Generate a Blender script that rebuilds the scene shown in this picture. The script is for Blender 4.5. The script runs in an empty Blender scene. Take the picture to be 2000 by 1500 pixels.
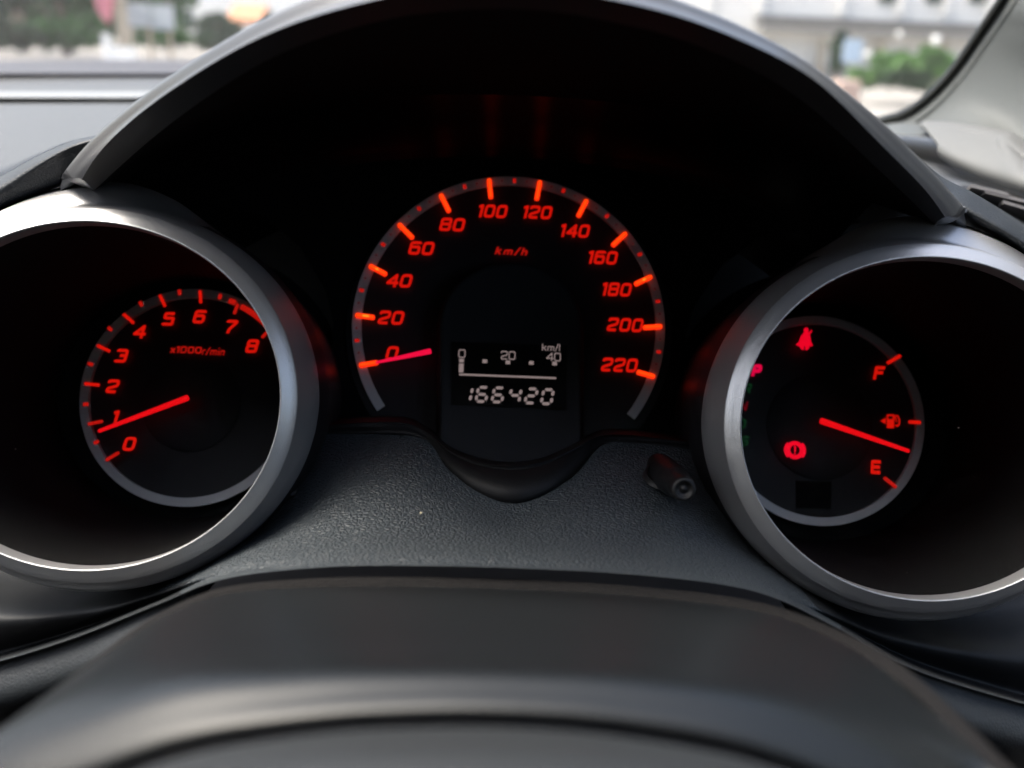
import bpy, math, random
import numpy as np
from mathutils import Vector, Matrix

random.seed(7)
S = bpy.context.scene
COL = S.collection
R = math.radians

# ------------------------------------------------------------------ camera, world, sun, exposure
# Cluster frame "C": X right, Y into the instrument barrels, Z up; it is pitched 20 degrees
# down from the level world, the way the instrument panel leans back towards the driver.
PITCH = 20.0
CAM_H = 1.15
M = Matrix.Translation((0, 0, CAM_H)) @ Matrix.Rotation(R(-PITCH), 4, 'X')
RC = (Matrix.Rotation(R(-0.61), 4, 'Z') @ Matrix.Rotation(R(90 + 0.84), 4, 'X') @ Matrix.Rotation(R(2.2), 4, 'Z'))
cam = bpy.data.cameras.new('camera')
camo = bpy.data.objects.new('camera', cam)
COL.objects.link(camo)
camo.matrix_world = M @ RC
cam.sensor_width = 36.0
cam.lens = 36.0
cam.clip_start = 0.02
cam.clip_end = 2000
cam.dof.use_dof = True
cam.dof.focus_distance = 0.330
cam.dof.aperture_fstop = 36.0 / 4.0
S.camera = camo

W = bpy.data.worlds.new('World')
S.world = W
W.use_nodes = True
nt = W.node_tree
bg = nt.nodes['Background']
sky = nt.nodes.new('ShaderNodeTexSky')
sky.sky_type = 'NISHITA'
sky.sun_disc = False
SUN_EL, SUN_AZ = 66.0, -88.0
sky.sun_elevation = R(SUN_EL)
sky.sun_rotation = R(SUN_AZ)
sky.air_density = 1.0
sky.dust_density = 6.0
sky.ozone_density = 1.0
nt.links.new(sky.outputs[0], bg.inputs[0])
bg.inputs[1].default_value = 0.10
sun = bpy.data.lights.new('sun', 'SUN')
sun.energy = 1.2
sun.angle = R(45)
sun.color = (1.0, 0.96, 0.9)
suno = bpy.data.objects.new('sun', sun)
COL.objects.link(suno)
# sky rotation r: sun stands at azimuth r measured from +Y towards +X
az, el = R(SUN_AZ), R(SUN_EL)
sd = Vector((math.sin(az) * math.cos(el), math.cos(az) * math.cos(el), math.sin(el)))
suno.rotation_euler = sd.to_track_quat('Z', 'Y').to_euler()
suno.location = (0, 0, 20)

S.view_settings.view_transform = 'Standard'
S.view_settings.look = 'None'
S.view_settings.gamma = 1.0
S.view_settings.exposure = 2.55
EXPO = 2 ** S.view_settings.exposure
S.render.engine = 'CYCLES'
S.cycles.use_denoising = True
S.cycles.max_bounces = 8
S.cycles.transparent_max_bounces = 12
S.cycles.sample_clamp_indirect = 4.0


# ------------------------------------------------------------------ geometry helpers
RCi = RC.to_3x3()


def ray(px, py):
    return RCi @ Vector(((px - 1000) / 2000, -(py - 750) / 2000, -1))


def P(px, py, D):
    """point of frame C at depth D (metres along the barrels)"""
    r = ray(px, py)
    return r * (D / r.y)


def PH(px, py, h):
    """point of frame C on the level plane h below the eye"""
    r = ray(px, py)
    w = M.to_3x3() @ r
    return r * (-h / w.z)


def PWd(px, py, dist):
    """world point, dist metres ahead"""
    w = M.to_3x3() @ ray(px, py)
    w = w * (dist / w.y)
    return Vector((w.x, w.y, w.z + CAM_H))


ORI = {}


def props(o, label=None, cat=None, group=None, kind=None):
    if label: o['label'] = label
    if cat: o['category'] = cat
    if group: o['group'] = group
    if kind: o['kind'] = kind
    return o


def thing(name, origin, label, cat, group=None, frame=None, rot=None):
    """Empty in frame C (default) or world"""
    o = bpy.data.objects.new(name, None)
    o.empty_display_size = 0.01
    COL.objects.link(o)
    fr = M if frame is None else frame
    L = Matrix.Translation(origin)
    if rot is not None: L = L @ rot
    o.matrix_world = fr @ L
    ORI[o.name] = L
    return props(o, label, cat, group)


def mobj(name, verts, faces, mat, parent=None, smooth=True, frame=None, local=False, slots=None, fm=None, solid=0, sub=0, bevel=0, origin=None):
    me = bpy.data.meshes.new(name)
    o = bpy.data.objects.new(name, me)
    COL.objects.link(o)
    if parent is not None:
        if not local:
            Li = ORI[parent.name].inverted()
            verts = [Li @ Vector(v) for v in verts]
        o.parent = parent
        ORI[o.name] = ORI[parent.name]
    else:
        fr = M if frame is None else frame
        if origin is None:
            c = Vector((0, 0, 0))
            for v in verts: c += Vector(v)
            origin = c / max(1, len(verts))
        L = Matrix.Translation(origin)
        verts = [Vector(v) - Vector(origin) for v in verts]
        o.matrix_world = fr @ L
        ORI[o.name] = L
    me.from_pydata([tuple(v) for v in verts], [], [tuple(f) for f in faces])
    me.materials.append(mat)
    if slots:
        for m_ in slots: me.materials.append(m_)
        if fm:
            for i, f in enumerate(me.polygons): f.material_index = fm[i]
    if smooth:
        for p in me.polygons: p.use_smooth = True
    me.update()
    if solid:
        m_ = o.modifiers.new('thickness', 'SOLIDIFY'); m_.thickness = abs(solid); m_.offset = 1 if solid > 0 else -1
    if bevel:
        m_ = o.modifiers.new('bevel', 'BEVEL'); m_.width = bevel; m_.segments = 3; m_.limit_method = 'ANGLE'
    if sub:
        m_ = o.modifiers.new('sub', 'SUBSURF'); m_.levels = sub; m_.render_levels = sub
    return o


def catmull(pts, n):
    """resample a list of Vectors by arc length through a Catmull-Rom spline"""
    p = [Vector(q) for q in pts]
    k = len(p)
    if k == 2:
        return [p[0].lerp(p[1], i / (n - 1)) for i in range(n)]
    out = []
    for i in range(k - 1):
        p0 = p[i - 1] if i > 0 else p[0] * 2 - p[1]
        p3 = p[i + 2] if i + 2 < k else p[-1] * 2 - p[-2]
        p1, p2 = p[i], p[i + 1]
        for j in range(12):
            t = j / 12
            out.append(0.5 * ((2 * p1) + (p2 - p0) * t + (2 * p0 - 5 * p1 + 4 * p2 - p3) * t * t + (3 * p1 - p0 - 3 * p2 + p3) * t ** 3))
    out.append(p[-1])
    d = [0]
    for a, b in zip(out, out[1:]): d.append(d[-1] + (b - a).length)
    res, j = [], 0
    for i in range(n):
        s = d[-1] * i / (n - 1)
        while j < len(d) - 2 and d[j + 1] < s: j += 1
        t = (s - d[j]) / max(1e-12, d[j + 1] - d[j])
        res.append(out[j].lerp(out[j + 1], min(1, max(0, t))))
    return res


def cat_param(pts, sub):
    """Catmull-Rom by parameter, sub steps per span"""
    p = [Vector(q) for q in pts]
    k = len(p)
    out = []
    for i in range(k - 1):
        p0 = p[i - 1] if i > 0 else p[0] * 2 - p[1]
        p3 = p[i + 2] if i + 2 < k else p[-1] * 2 - p[-2]
        p1, p2 = p[i], p[i + 1]
        for j in range(sub):
            t = j / sub
            out.append(0.5 * ((2 * p1) + (p2 - p0) * t + (2 * p0 - 5 * p1 + 4 * p2 - p3) * t * t + (3 * p1 - p0 - 3 * p2 + p3) * t ** 3))
    out.append(p[-1])
    return out


def grid_faces(nr, nc, closed=False):
    f = []
    for i in range(nr - 1):
        for j in range(nc - 1 + (1 if closed else 0)):
            a, b = i * nc + j, i * nc + (j + 1) % nc
            f.append((a, b, b + nc, a + nc))
    return f


def surf(rows, nc=60, subr=6, bycol=False):
    """rows of Vectors -> (verts, faces); rows resampled by arc (or by column), smooth across"""
    rr = [cat_param(r, max(1, nc // (len(r) - 1))) if bycol else catmull(r, nc) for r in rows]
    n = len(rr[0])
    cols = [cat_param([r[j] for r in rr], subr) if subr > 1 else [r[j] for r in rr] for j in range(n)]
    m = len(cols[0])
    verts = [cols[j][i] for i in range(m) for j in range(n)]
    return verts, grid_faces(m, n)


def px_rows(rows):
    return [[P(*q) for q in r] for r in rows]


def tube(path, radii, n=10, flat=1.0, cap=True):
    v, f = [], []
    k = len(path)
    path = [Vector(p) for p in path]
    for i in range(k):
        t = (path[min(k - 1, i + 1)] - path[max(0, i - 1)]).normalized()
        up = Vector((0, 1, 0)) if abs(t.y) < 0.9 else Vector((0, 0, 1))
        a = t.cross(up).normalized(); b = t.cross(a).normalized()
        for j in range(n):
            an = 2 * math.pi * j / n
            v.append(path[i] + (a * math.cos(an) + b * math.sin(an) * flat) * radii[i])
    f = grid_faces(k, n, True)
    if cap:
        f.append(tuple(range(n - 1, -1, -1))); f.append(tuple(range((k - 1) * n, k * n)))
    return v, f


def box(x0, x1, y0, y1, z0, z1):
    v = [(x, y, z) for z in (z0, z1) for y in (y0, y1) for x in (x0, x1)]
    f = [(0, 2, 3, 1), (4, 5, 7, 6), (0, 1, 5, 4), (2, 6, 7, 3), (0, 4, 6, 2), (1, 3, 7, 5)]
    return [Vector(q) for q in v], f


def obox(c, ax, ay, az_):
    """oriented box: centre, half axes"""
    c = Vector(c)
    v = [c + ax * sx + ay * sy + az_ * sz for sz in (-1, 1) for sy in (-1, 1) for sx in (-1, 1)]
    f = [(0, 2, 3, 1), (4, 5, 7, 6), (0, 1, 5, 4), (2, 6, 7, 3), (0, 4, 6, 2), (1, 3, 7, 5)]
    return v, f


# ------------------------------------------------------------------ materials
def new_mat(name):
    m = bpy.data.materials.new(name)
    m.use_nodes = True
    return m, m.node_tree, m.node_tree.nodes['Principled BSDF']


def mat(name, col, rough=0.5, metal=0.0, spec=0.5, noise=None, bump=None, var=0.0, coat=0.0, sheen=0.0):
    """noise=(scale,strength,distance) fine bump; var = colour variation"""
    m, t, b = new_mat(name)
    b.inputs['Base Color'].default_value = (*col, 1)
    b.inputs['Roughness'].default_value = rough
    b.inputs['Metallic'].default_value = metal
    b.inputs['Specular IOR Level'].default_value = spec
    b.inputs['Coat Weight'].default_value = coat
    co = t.nodes.new('ShaderNodeTexCoord')
    if var:
        n = t.nodes.new('ShaderNodeTexNoise'); n.inputs['Scale'].default_value = noise[0] if noise else 20
        n.inputs['Detail'].default_value = 5
        t.links.new(co.outputs['Object'], n.inputs['Vector'])
        mx = t.nodes.new('ShaderNodeMix'); mx.data_type = 'RGBA'
        mx.inputs[6].default_value = (*[c * (1 - var) for c in col], 1)
        mx.inputs[7].default_value = (*[min(1, c * (1 + var)) for c in col], 1)
        t.links.new(n.outputs['Fac'], mx.inputs[0]); t.links.new(mx.outputs[2], b.inputs['Base Color'])
    if noise:
        n = t.nodes.new('ShaderNodeTexNoise'); n.inputs['Scale'].default_value = noise[0]; n.inputs['Detail'].default_value = 3
        t.links.new(co.outputs['Object'], n.inputs['Vector'])
        bp = t.nodes.new('ShaderNodeBump'); bp.inputs['Strength'].default_value = noise[1]; bp.inputs['Distance'].default_value = noise[2]
        t.links.new(n.outputs['Fac'], bp.inputs['Height']); t.links.new(bp.outputs[0], b.inputs['Normal'])
    return m


def leather(name, col, scale, strength, rough=0.5, dist=0.0004, spec=0.5):
    m, t, b = new_mat(name)
    co = t.nodes.new('ShaderNodeTexCoord')
    nz = t.nodes.new('ShaderNodeTexNoise'); nz.inputs['Scale'].default_value = scale * 0.6; nz.inputs['Detail'].default_value = 2
    t.links.new(co.outputs['Object'], nz.inputs['Vector'])
    ad = t.nodes.new('ShaderNodeMix'); ad.data_type = 'RGBA'; ad.inputs[0].default_value = 0.0012
    ad.blend_type = 'LINEAR_LIGHT'
    ad.inputs[0].default_value = 0.0005
    t.links.new(co.outputs['Object'], ad.inputs[6]); t.links.new(nz.outputs['Color'], ad.inputs[7])
    vo = t.nodes.new('ShaderNodeTexVoronoi'); vo.feature = 'DISTANCE_TO_EDGE'; vo.inputs['Scale'].default_value = scale
    t.links.new(ad.outputs[2], vo.inputs['Vector'])
    mr = t.nodes.new('ShaderNodeMapRange'); mr.interpolation_type = 'SMOOTHSTEP'
    mr.inputs['From Min'].default_value = 0.0; mr.inputs['From Max'].default_value = 0.32
    t.links.new(vo.outputs['Distance'], mr.inputs['Value'])
    n2 = t.nodes.new('ShaderNodeTexNoise'); n2.inputs['Scale'].default_value = scale * 3; n2.inputs['Detail'].default_value = 3
    t.links.new(co.outputs['Object'], n2.inputs['Vector'])
    ma = t.nodes.new('ShaderNodeMath'); ma.operation = 'MULTIPLY_ADD'; ma.inputs[1].default_value = 0.10
    t.links.new(n2.outputs['Fac'], ma.inputs[0]); t.links.new(mr.outputs[0], ma.inputs[2])
    bp = t.nodes.new('ShaderNodeBump'); bp.inputs['Strength'].default_value = strength; bp.inputs['Distance'].default_value = dist
    t.links.new(ma.outputs[0], bp.inputs['Height']); t.links.new(bp.outputs[0], b.inputs['Normal'])
    n3 = t.nodes.new('ShaderNodeTexNoise'); n3.inputs['Scale'].default_value = 30; n3.inputs['Detail'].default_value = 4
    t.links.new(co.outputs['Object'], n3.inputs['Vector'])
    r2 = t.nodes.new('ShaderNodeMapRange'); r2.inputs['To Min'].default_value = rough - .07; r2.inputs['To Max'].default_value = rough + .07
    t.links.new(n3.outputs['Fac'], r2.inputs['Value']); t.links.new(r2.outputs[0], b.inputs['Roughness'])
    b.inputs['Base Color'].default_value = (*col, 1)
    b.inputs['Specular IOR Level'].default_value = spec
    return m


def emis(name, col, strength=1.0):
    m, t, b = new_mat(name)
    b.inputs['Base Color'].default_value = (col[0] * .3, col[1] * .3, col[2] * .3, 1)
    b.inputs['Roughness'].default_value = 0.6
    b.inputs['Emission Color'].default_value = (*col, 1)
    b.inputs['Emission Strength'].default_value = strength / EXPO
    return m


def clear(name, gloss=0.04, tint=(1, 1, 1), rough=0.02, dust=0.0):
    m, t, b = new_mat(name)
    t.nodes.remove(b)
    out = t.nodes['Material Output']
    tr = t.nodes.new('ShaderNodeBsdfTransparent'); tr.inputs[0].default_value = (*tint, 1)
    gl = t.nodes.new('ShaderNodeBsdfGlossy'); gl.inputs['Roughness'].default_value = rough
    gl.inputs['Color'].default_value = (1, 1, 1, 1)
    fr = t.nodes.new('ShaderNodeFresnel'); fr.inputs[0].default_value = 1.45
    mu = t.nodes.new('ShaderNodeMath'); mu.operation = 'MULTIPLY'; mu.inputs[1].default_value = gloss / 0.034
    mu.use_clamp = True
    t.links.new(fr.outputs[0], mu.inputs[0])
    mx = t.nodes.new('ShaderNodeMixShader')
    t.links.new(mu.outputs[0], mx.inputs[0]); t.links.new(tr.outputs[0], mx.inputs[1]); t.links.new(gl.outputs[0], mx.inputs[2])
    t.links.new(mx.outputs[0], out.inputs[0])
    return m


MAT = {}
MAT['silver'] = mat('silver_paint', (0.40, 0.40, 0.405), 0.34, metal=0.75, noise=(2600, 0.5, 0.00012), spec=0.5)
MAT['dark_plastic'] = mat('dark_plastic', (0.022, 0.023, 0.025), 0.42, noise=(1500, 0.15, 0.0001))
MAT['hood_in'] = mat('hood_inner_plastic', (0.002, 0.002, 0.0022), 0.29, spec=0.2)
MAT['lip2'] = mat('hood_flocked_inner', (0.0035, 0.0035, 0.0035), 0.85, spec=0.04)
MAT['lip'] = mat('lip_shaded_plastic', (0.006, 0.006, 0.0065), 0.5, noise=(1200, 0.3, 0.00015), spec=.3)  # same plastic as the hood, darkened for the shaded inner face
MAT['hood'] = mat('hood_lit_plastic', (0.068, 0.07, 0.074), 0.3, noise=(1200, 0.25, 0.00015))  # lighter copy of the lip plastic for the lit upper edge
MAT['black'] = mat('gauge_black', (0.003, 0.003, 0.0032), 0.7, spec=0.12)
MAT['face'] = mat('dial_face_print', (0.016, 0.017, 0.020), 0.5, spec=0.3)
MAT['ledge'] = mat('ledge_plastic', (0.005, 0.005, 0.0055), 0.55, spec=0.2, noise=(900, 0.1, 0.0001))
MAT['ring'] = mat('dial_ring_silver', (0.58, 0.59, 0.60), 0.5, metal=0.3)
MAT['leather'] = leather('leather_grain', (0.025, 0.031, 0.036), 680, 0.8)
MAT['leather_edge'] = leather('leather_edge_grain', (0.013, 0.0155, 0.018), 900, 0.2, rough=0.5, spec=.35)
MAT['column'] = mat('column_plastic', (0.0045, 0.0055, 0.0062), 0.38, spec=0.3, noise=(500, 0.12, 0.0002))
MAT['strip'] = mat('rubber_strip', (0.005, 0.0045, 0.0045), 0.8, spec=.15, noise=(1200, 0.9, 0.0005))
MAT['wheel'] = mat('wheel_plastic', (0.011, 0.0125, 0.0135), 0.5, noise=(500, 0.12, 0.0002))
MAT['dash'] = mat('dash_vinyl', (0.048, 0.049, 0.048), 0.5, noise=(600, 0.5, 0.0004))
MAT['frit'] = mat('cowl_black', (0.03, 0.026, 0.027), 0.5)
MAT['pillar'] = mat('pillar_trim', (0.055, 0.060, 0.058), 0.6, noise=(400, 0.2, 0.0003))
MAT['corner'] = mat('corner_trim', (0.085, 0.086, 0.082), 0.6)
MAT['seal'] = mat('rubber_seal', (0.006, 0.007, 0.005), 0.5)
MAT['vent'] = mat('vent_black', (0.01, 0.01, 0.011), 0.5)
MAT['ventslat'] = mat('vent_slat_grey', (0.09, 0.085, 0.085), 0.5)
MAT['skirt'] = mat('barrel_skirt_black', (0.008, 0.008, 0.009), 0.4, noise=(900, 0.1, 0.0001), spec=0.15)
MAT['lens'] = clear('clear_gauge_cover', gloss=0.003, rough=0.04)
MAT['glass'] = clear('windscreen_glass', gloss=0.009, tint=(0.985, 0.995, 0.985))
MAT['red'] = emis('backlit_red', (0.60, 0.006, 0.002))
MAT['dimred'] = emis('backlit_dim_red', (0.17, 0.006, 0.003))
MAT['midred'] = emis('backlit_mid_red', (0.42, 0.006, 0.003))
MAT['orange'] = emis('light_pipe_orange', (1.25, 0.035, 0.004))
MAT['orange_core'] = emis('light_pipe_core', (1.5, 0.075, 0.004))
MAT['hot'] = emis('light_pipe_hot_spot', (1.6, 0.32, 0.02))
MAT['needle'] = emis('needle_red', (0.74, 0.003, 0.006))
MAT['needle_pink'] = emis('needle_pink_red', (0.85, 0.004, 0.05))
MAT['warn'] = emis('warning_red', (0.80, 0.001, 0.018))
MAT['selp'] = emis('selector_pink', (0.70, 0.001, 0.05))
MAT['selg'] = emis('selector_dim_green', (0.002, 0.022, 0.006))
MAT['selr'] = emis('selector_dim_red', (0.09, 0.001, 0.004))
MAT['lcd'] = emis('lcd_pale', (0.24, 0.185, 0.18))
MAT['lcdface'] = mat('lcd_black', (0.003, 0.003, 0.003), 0.4, spec=0.2)
MAT['plate'] = mat('display_plate', (0.022, 0.023, 0.027), 0.5, spec=0.3)
MAT['knob'] = mat('knob_plastic', (0.005, 0.005, 0.0055), 0.42, spec=.3, noise=(900, 0.1, 0.0001))


# ------------------------------------------------------------------ dial plane helper
class Plane:
    """a dial face: centre pixel, depth, tilt (top leaning away)"""
    def __init__(self, px, py, D, tilt):
        self.c = P(px, py, D)
        self.rot = Matrix.Rotation(R(-tilt), 4, 'X')
        self.L = Matrix.Translation(self.c) @ self.rot
        self.Li = self.L.inverted()
        self.n = self.rot.to_3x3() @ Vector((0, -1, 0))

    def uv(self, px, py, lift=0.0):
        """pixel -> local (u,v) on the plane raised by lift towards the eye"""
        r = ray(px, py)
        o = self.c + self.n * lift
        t = o.dot(self.n) / r.dot(self.n)
        q = self.Li @ (r * t)
        return (q.x, q.z)

    def loc(self, u, v, w=0.0):
        return Vector((u, -w, v))


def rounded(poly, r, closed=False, seg=5):
    n = len(poly)
    out = []
    for i in range(n):
        p = Vector(poly[i])
        if not closed and (i == 0 or i == n - 1):
            out.append(p); continue
        a = Vector(poly[i - 1]); b = Vector(poly[(i + 1) % n])
        da, db = a - p, b - p
        rr = min(r, da.length * .5, db.length * .5)
        pa, pb = p + da.normalized() * rr, p + db.normalized() * rr
        for k in range(seg + 1):
            t = k / seg
            out.append(pa * (1 - t) ** 2 + p * 2 * t * (1 - t) + pb * t * t)
    return out


def ribbon(path, hw, closed=False):
    """flat stroke outline -> left and right lists"""
    n = len(path)
    Lf, Rt = [], []
    for i in range(n):
        p = path[i]
        a = path[i - 1] if (i > 0 or closed) else None
        b = path[(i + 1) % n] if (i < n - 1 or closed) else None
        d1 = (p - a).normalized() if a is not None and (p - a).length > 1e-9 else None
        d2 = (b - p).normalized() if b is not None and (b - p).length > 1e-9 else None
        if d1 is None: d1 = d2
        if d2 is None: d2 = d1
        n1 = Vector((-d1.y, d1.x)); n2 = Vector((-d2.y, d2.x))
        m_ = (n1 + n2)
        m_ = n1 if m_.length < 1e-6 else m_.normalized()
        k = 1 / max(0.45, m_.dot(n1))
        Lf.append(p + m_ * hw * k); Rt.append(p - m_ * hw * k)
    return Lf, Rt


def stroke_mesh(strokes, hw, base, h, V=None, F=None, lift=0.00002, xf=None):
    """strokes: list of (path, closed) in local 2D; returns raised solid ribbons"""
    V = [] if V is None else V
    F = [] if F is None else F
    for si, (path, closed) in enumerate(strokes):
        Lf, Rt = ribbon(path, hw, closed)
        if xf:
            Lf = [xf(q) for q in Lf]; Rt = [xf(q) for q in Rt]
        n = len(path); b0 = len(V)
        top = base + h + si * lift
        for q in Lf: V.append((q[0], -top, q[1]))
        for q in Rt: V.append((q[0], -top, q[1]))
        for q in Lf: V.append((q[0], -base, q[1]))
        for q in Rt: V.append((q[0], -base, q[1]))
        m_ = n if closed else n - 1
        for i in range(m_):
            j = (i + 1) % n
            a, b, c, d = b0 + i, b0 + j, b0 + n + j, b0 + n + i
            F.append((a, b, c, d))
            F.append((a, a + 2 * n, b + 2 * n, b))
            F.append((d, c, c + 2 * n, d + 2 * n))
        if not closed:
            F.append((b0, b0 + n, b0 + 3 * n, b0 + 2 * n))
            e = n - 1
            F.append((b0 + e, b0 + 2 * n + e, b0 + 3 * n + e, b0 + n + e))
    return V, F


def rr(x0, y0, x1, y1, r):
    return (rounded([(x0, y0), (x1, y0), (x1, y1), (x0, y1)], r, True), True)


def op(pts, r=0.16):
    return (rounded(pts, r), False)


def glyph(ch, s):
    """strokes in a box of height 1; s = stroke width; returns strokes, advance width"""
    h = s / 2
    w = 0.86
    a, b, t, o = h, w - h, 1 - h, h
    if ch == '0': return [rr(a, o, b, t, .2)], w
    if ch == '1': return [op([(.02, .80), (.30, t), (.30, 0)], .01)], .30 + h
    if ch == '2': return [op([(a, .72), (a, t), (b, t), (b, .54), (a, .34), (a, o), (b, o)], .13)], w
    if ch == '3': return [op([(a, .80), (a, t), (b, t), (b, .5), (b, o), (a, o), (a, .2)], .12), op([(a + .2, .52), (b, .52)])], w
    if ch == '4': return [op([(b - .1, 0), (b - .1, t), (a - .02, .32), (w + .04, .32)], .03)], w
    if ch == '5': return [op([(b, t), (a, t), (a, .56), (b, .56), (b, o), (a, o), (a, .18)], .1)], w
    if ch == '6': return [rr(a, o, b, .58, .14), op([(b, .80), (b, t), (a, t), (a, .4)], .14)], w
    if ch == '7': return [op([(a, .80), (a, t), (b, t), (b, .8), (.34, .3), (.30, 0)], .06)], w
    if ch == '8': return [rr(a, .52, b, t, .13), rr(a, o, b, .52, .14)], w
    if ch == 'F': return [op([(a, 0), (a, t), (w, t)], .01), op([(a, .52), (w - .1, .52)])], w
    if ch == 'E': return [op([(w, t), (a, t), (a, o), (w, o)], .01), op([(a, .5), (w - .06, .5)])], w
    if ch == 'P': return [op([(a, 0), (a, t), (b, t), (b, .45), (a, .45)], .14)], w
    if ch == 'R': return [op([(a, 0), (a, t), (b, t), (b, .48), (a, .48)], .14), op([(.45, .48), (b, 0)])], w
    if ch == 'N': return [op([(a, 0), (a, t), (b, o), (b, 1)], .01)], w
    if ch == 'D': return [rr(a, o, b, t, .22)], w
    if ch == 'S': return [op([(b, .8), (b, t), (a, t), (a, .54), (b, .5), (b, o), (a, o), (a, .2)], .14)], w
    if ch == 'k': return [op([(a, 0), (a, 1)]), op([(a, .3), (.60, .68)]), op([(.24, .42), (.62, 0)])], .66
    if ch == 'm': return [op([(a, 0), (a, .68 - h), (.9, .68 - h), (.9, 0)], .12), op([(.5, .6), (.5, 0)])], 1.0
    if ch == 'h': return [op([(a, 0), (a, 1)]), op([(a, .68 - h), (.56, .68 - h), (.56, 0)], .14)], .66
    if ch == 'n': return [op([(a, 0), (a, .68 - h), (.56, .68 - h), (.56, 0)], .14)], .66
    if ch == 'r': return [op([(a, 0), (a, .68 - h), (.46, .68 - h)], .12)], .46
    if ch == 'i': return [op([(a, 0), (a, .66)]), op([(a, .84), (a, 1)])], s
    if ch == 'l': return [op([(a, 0), (a, 1)])], s
    if ch == '/': return [op([(0, -.06), (.42, 1.06)])], .42
    if ch == 'x': return [op([(0, 0), (.56, .68)]), op([(0, .68), (.56, 0)])], .56
    return [], .4


def text_mesh(s, height, stroke, slant=0.2, gap=0.14, squeeze=1.0, cx=0, cy=0, base=0.0002, h=0.0001):
    adv = 0
    items = []
    for ch in s:
        g, w = glyph(ch, stroke)
        items.append((g, adv, w)); adv += w + gap
    adv -= gap
    V, F = [], []
    for g, x0, w in items:
        def xf(q, x0=x0):
            x = (q[0] + x0 - adv / 2) * squeeze
            y = q[1] - .5
            return (cx + (x + y * slant) * height, cy + y * height)
        stroke_mesh(g, stroke / 2, base, h, V, F, xf=xf)
    return V, F


PXM = 1 / 2000.0


def add_text(parent, pl, s, px, py, hpx, stroke, name, mat_, D, **kw):
    u, v = pl.uv(px, py)
    kw.setdefault('base', .002)
    V, F = text_mesh(s, hpx * D * PXM, stroke, cx=u, cy=v, **kw)
    return mobj(name, V, F, mat_, parent, smooth=False, local=True)


def bar(pl, p0, p1, wpx, D, base, h, core=False):
    """raised bar between two pixels; rounded ends"""
    a = Vector(pl.uv(*p0)); b = Vector(pl.uv(*p1))
    d = (b - a).normalized(); n = Vector((-d.y, d.x)); r = wpx * D * PXM / 2
    out = []
    def loop(rad, a, b):
        q = []
        for k in range(7):
            an = math.pi * (-.5 + k / 6)
            q.append(b + d * math.cos(an) * rad * .7 + n * math.sin(an) * rad)
        for k in range(7):
            an = math.pi * (.5 + k / 6)
            q.append(a + d * math.cos(an) * rad * .7 + n * math.sin(an) * rad)
        return q
    a2, b2 = a + d * r, b - d * r
    rings = [(loop(r, a2, b2), base), (loop(r, a2, b2), base + h * .6), (loop(r * .55, a2, b2), base + h)]
    V = [(q.x, -w, q.y) for lp, w in rings for q in lp]
    F = grid_faces(3, 14, True)
    fm = [0] * 14 + [0] * 14
    F.append(tuple(range(28, 42))); fm.append(1 if core else 0)
    return V, F, fm


def annulus(r0, r1, a0, a1, n, base, h, cx=0, cz=0, closed=False):
    V = []
    for k in range(n + (0 if closed else 1)):
        an = a0 + (a1 - a0) * k / n
        c, s = math.cos(an), math.sin(an)
        for r, w in ((r0, base), (r0, base + h), (r1, base + h), (r1, base)):
            V.append((cx + r * c, -w, cz + r * s))
    F = []
    m_ = n if closed else n
    tot = n if closed else n + 1
    for k in range(m_):
        i, j = k * 4, ((k + 1) % tot) * 4
        for q in range(3):
            F.append((i + q, i + q + 1, j + q + 1, j + q))
    return V, F


def needle(parent, pl, p0, p1, w0, w1, D, lift, mat_, name='needle'):
    a = Vector(pl.uv(*p0, lift=lift)); b = Vector(pl.uv(*p1, lift=lift))
    n = 9
    path = [(a.x + (b.x - a.x) * i / (n - 1), -lift, a.y + (b.y - a.y) * i / (n - 1)) for i in range(n)]
    rad = [(w0 + (w1 - w0) * i / (n - 1)) * D * PXM / 2 for i in range(n)]
    d = (Vector(path[-1]) - Vector(path[0])).normalized()
    path = [Vector(path[0]) - d * rad[0] * .4] + [Vector(q) for q in path] + [Vector(path[-1]) + d * rad[-1] * .4]
    rad = [rad[0] * .7] + rad + [rad[-1] * .6]
    v, f = tube(path, rad, 12, flat=0.6)
    return mobj(name, v, f, mat_, parent, local=True)


def poly_face(pts, base, h):
    n = len(pts)
    V = [(p[0], -(base + h), p[1]) for p in pts] + [(p[0], -base, p[1]) for p in pts]
    F = [tuple(range(n))] + [(i, i + n, (i + 1) % n + n, (i + 1) % n) for i in range(n)]
    return V, F


def disc(r, n, base, cx=0, cz=0):
    V = [(cx + r * math.cos(2 * math.pi * k / n), -base, cz + r * math.sin(2 * math.pi * k / n)) for k in range(n)]
    return V, [tuple(range(n))]


def fit_circle(pts):
    A = np.array([[2 * x, 2 * y, 1] for x, y in pts]); b = np.array([x * x + y * y for x, y in pts])
    s = np.linalg.lstsq(A, b, rcond=None)[0]
    return s[0], s[1], math.sqrt(s[2] + s[0] ** 2 + s[1] ** 2)


DD = 0.404
# ------------------------------------------------------------------ speedometer
spl = Plane(995, 642, DD, 10)
speedo = thing('speedometer', spl.c, 'large round speedometer in the middle under the dark hood, scale 0 to 220', 'speedometer', rot=spl.rot)
v, f = [], []
# wide black mask round the dial
k = DD * PXM
half = [(345, -300), (345, 0), (362, 60), (420, 150), (500, 215), (700, 250), (640, 310), (500, 400), (300, 470)]
V, F = poly_face([(x * k, y * k) for x, y in half] + [(-x * k, y * k) for x, y in half[::-1]], -0.003, 0.002)
mobj('dial_mask', V, F, MAT['black'], speedo, smooth=False, local=True)
V, F = disc(318 * k, 96, 0.0)
mobj('dial_face', V, F, MAT['face'], speedo, smooth=False, local=True)

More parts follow.
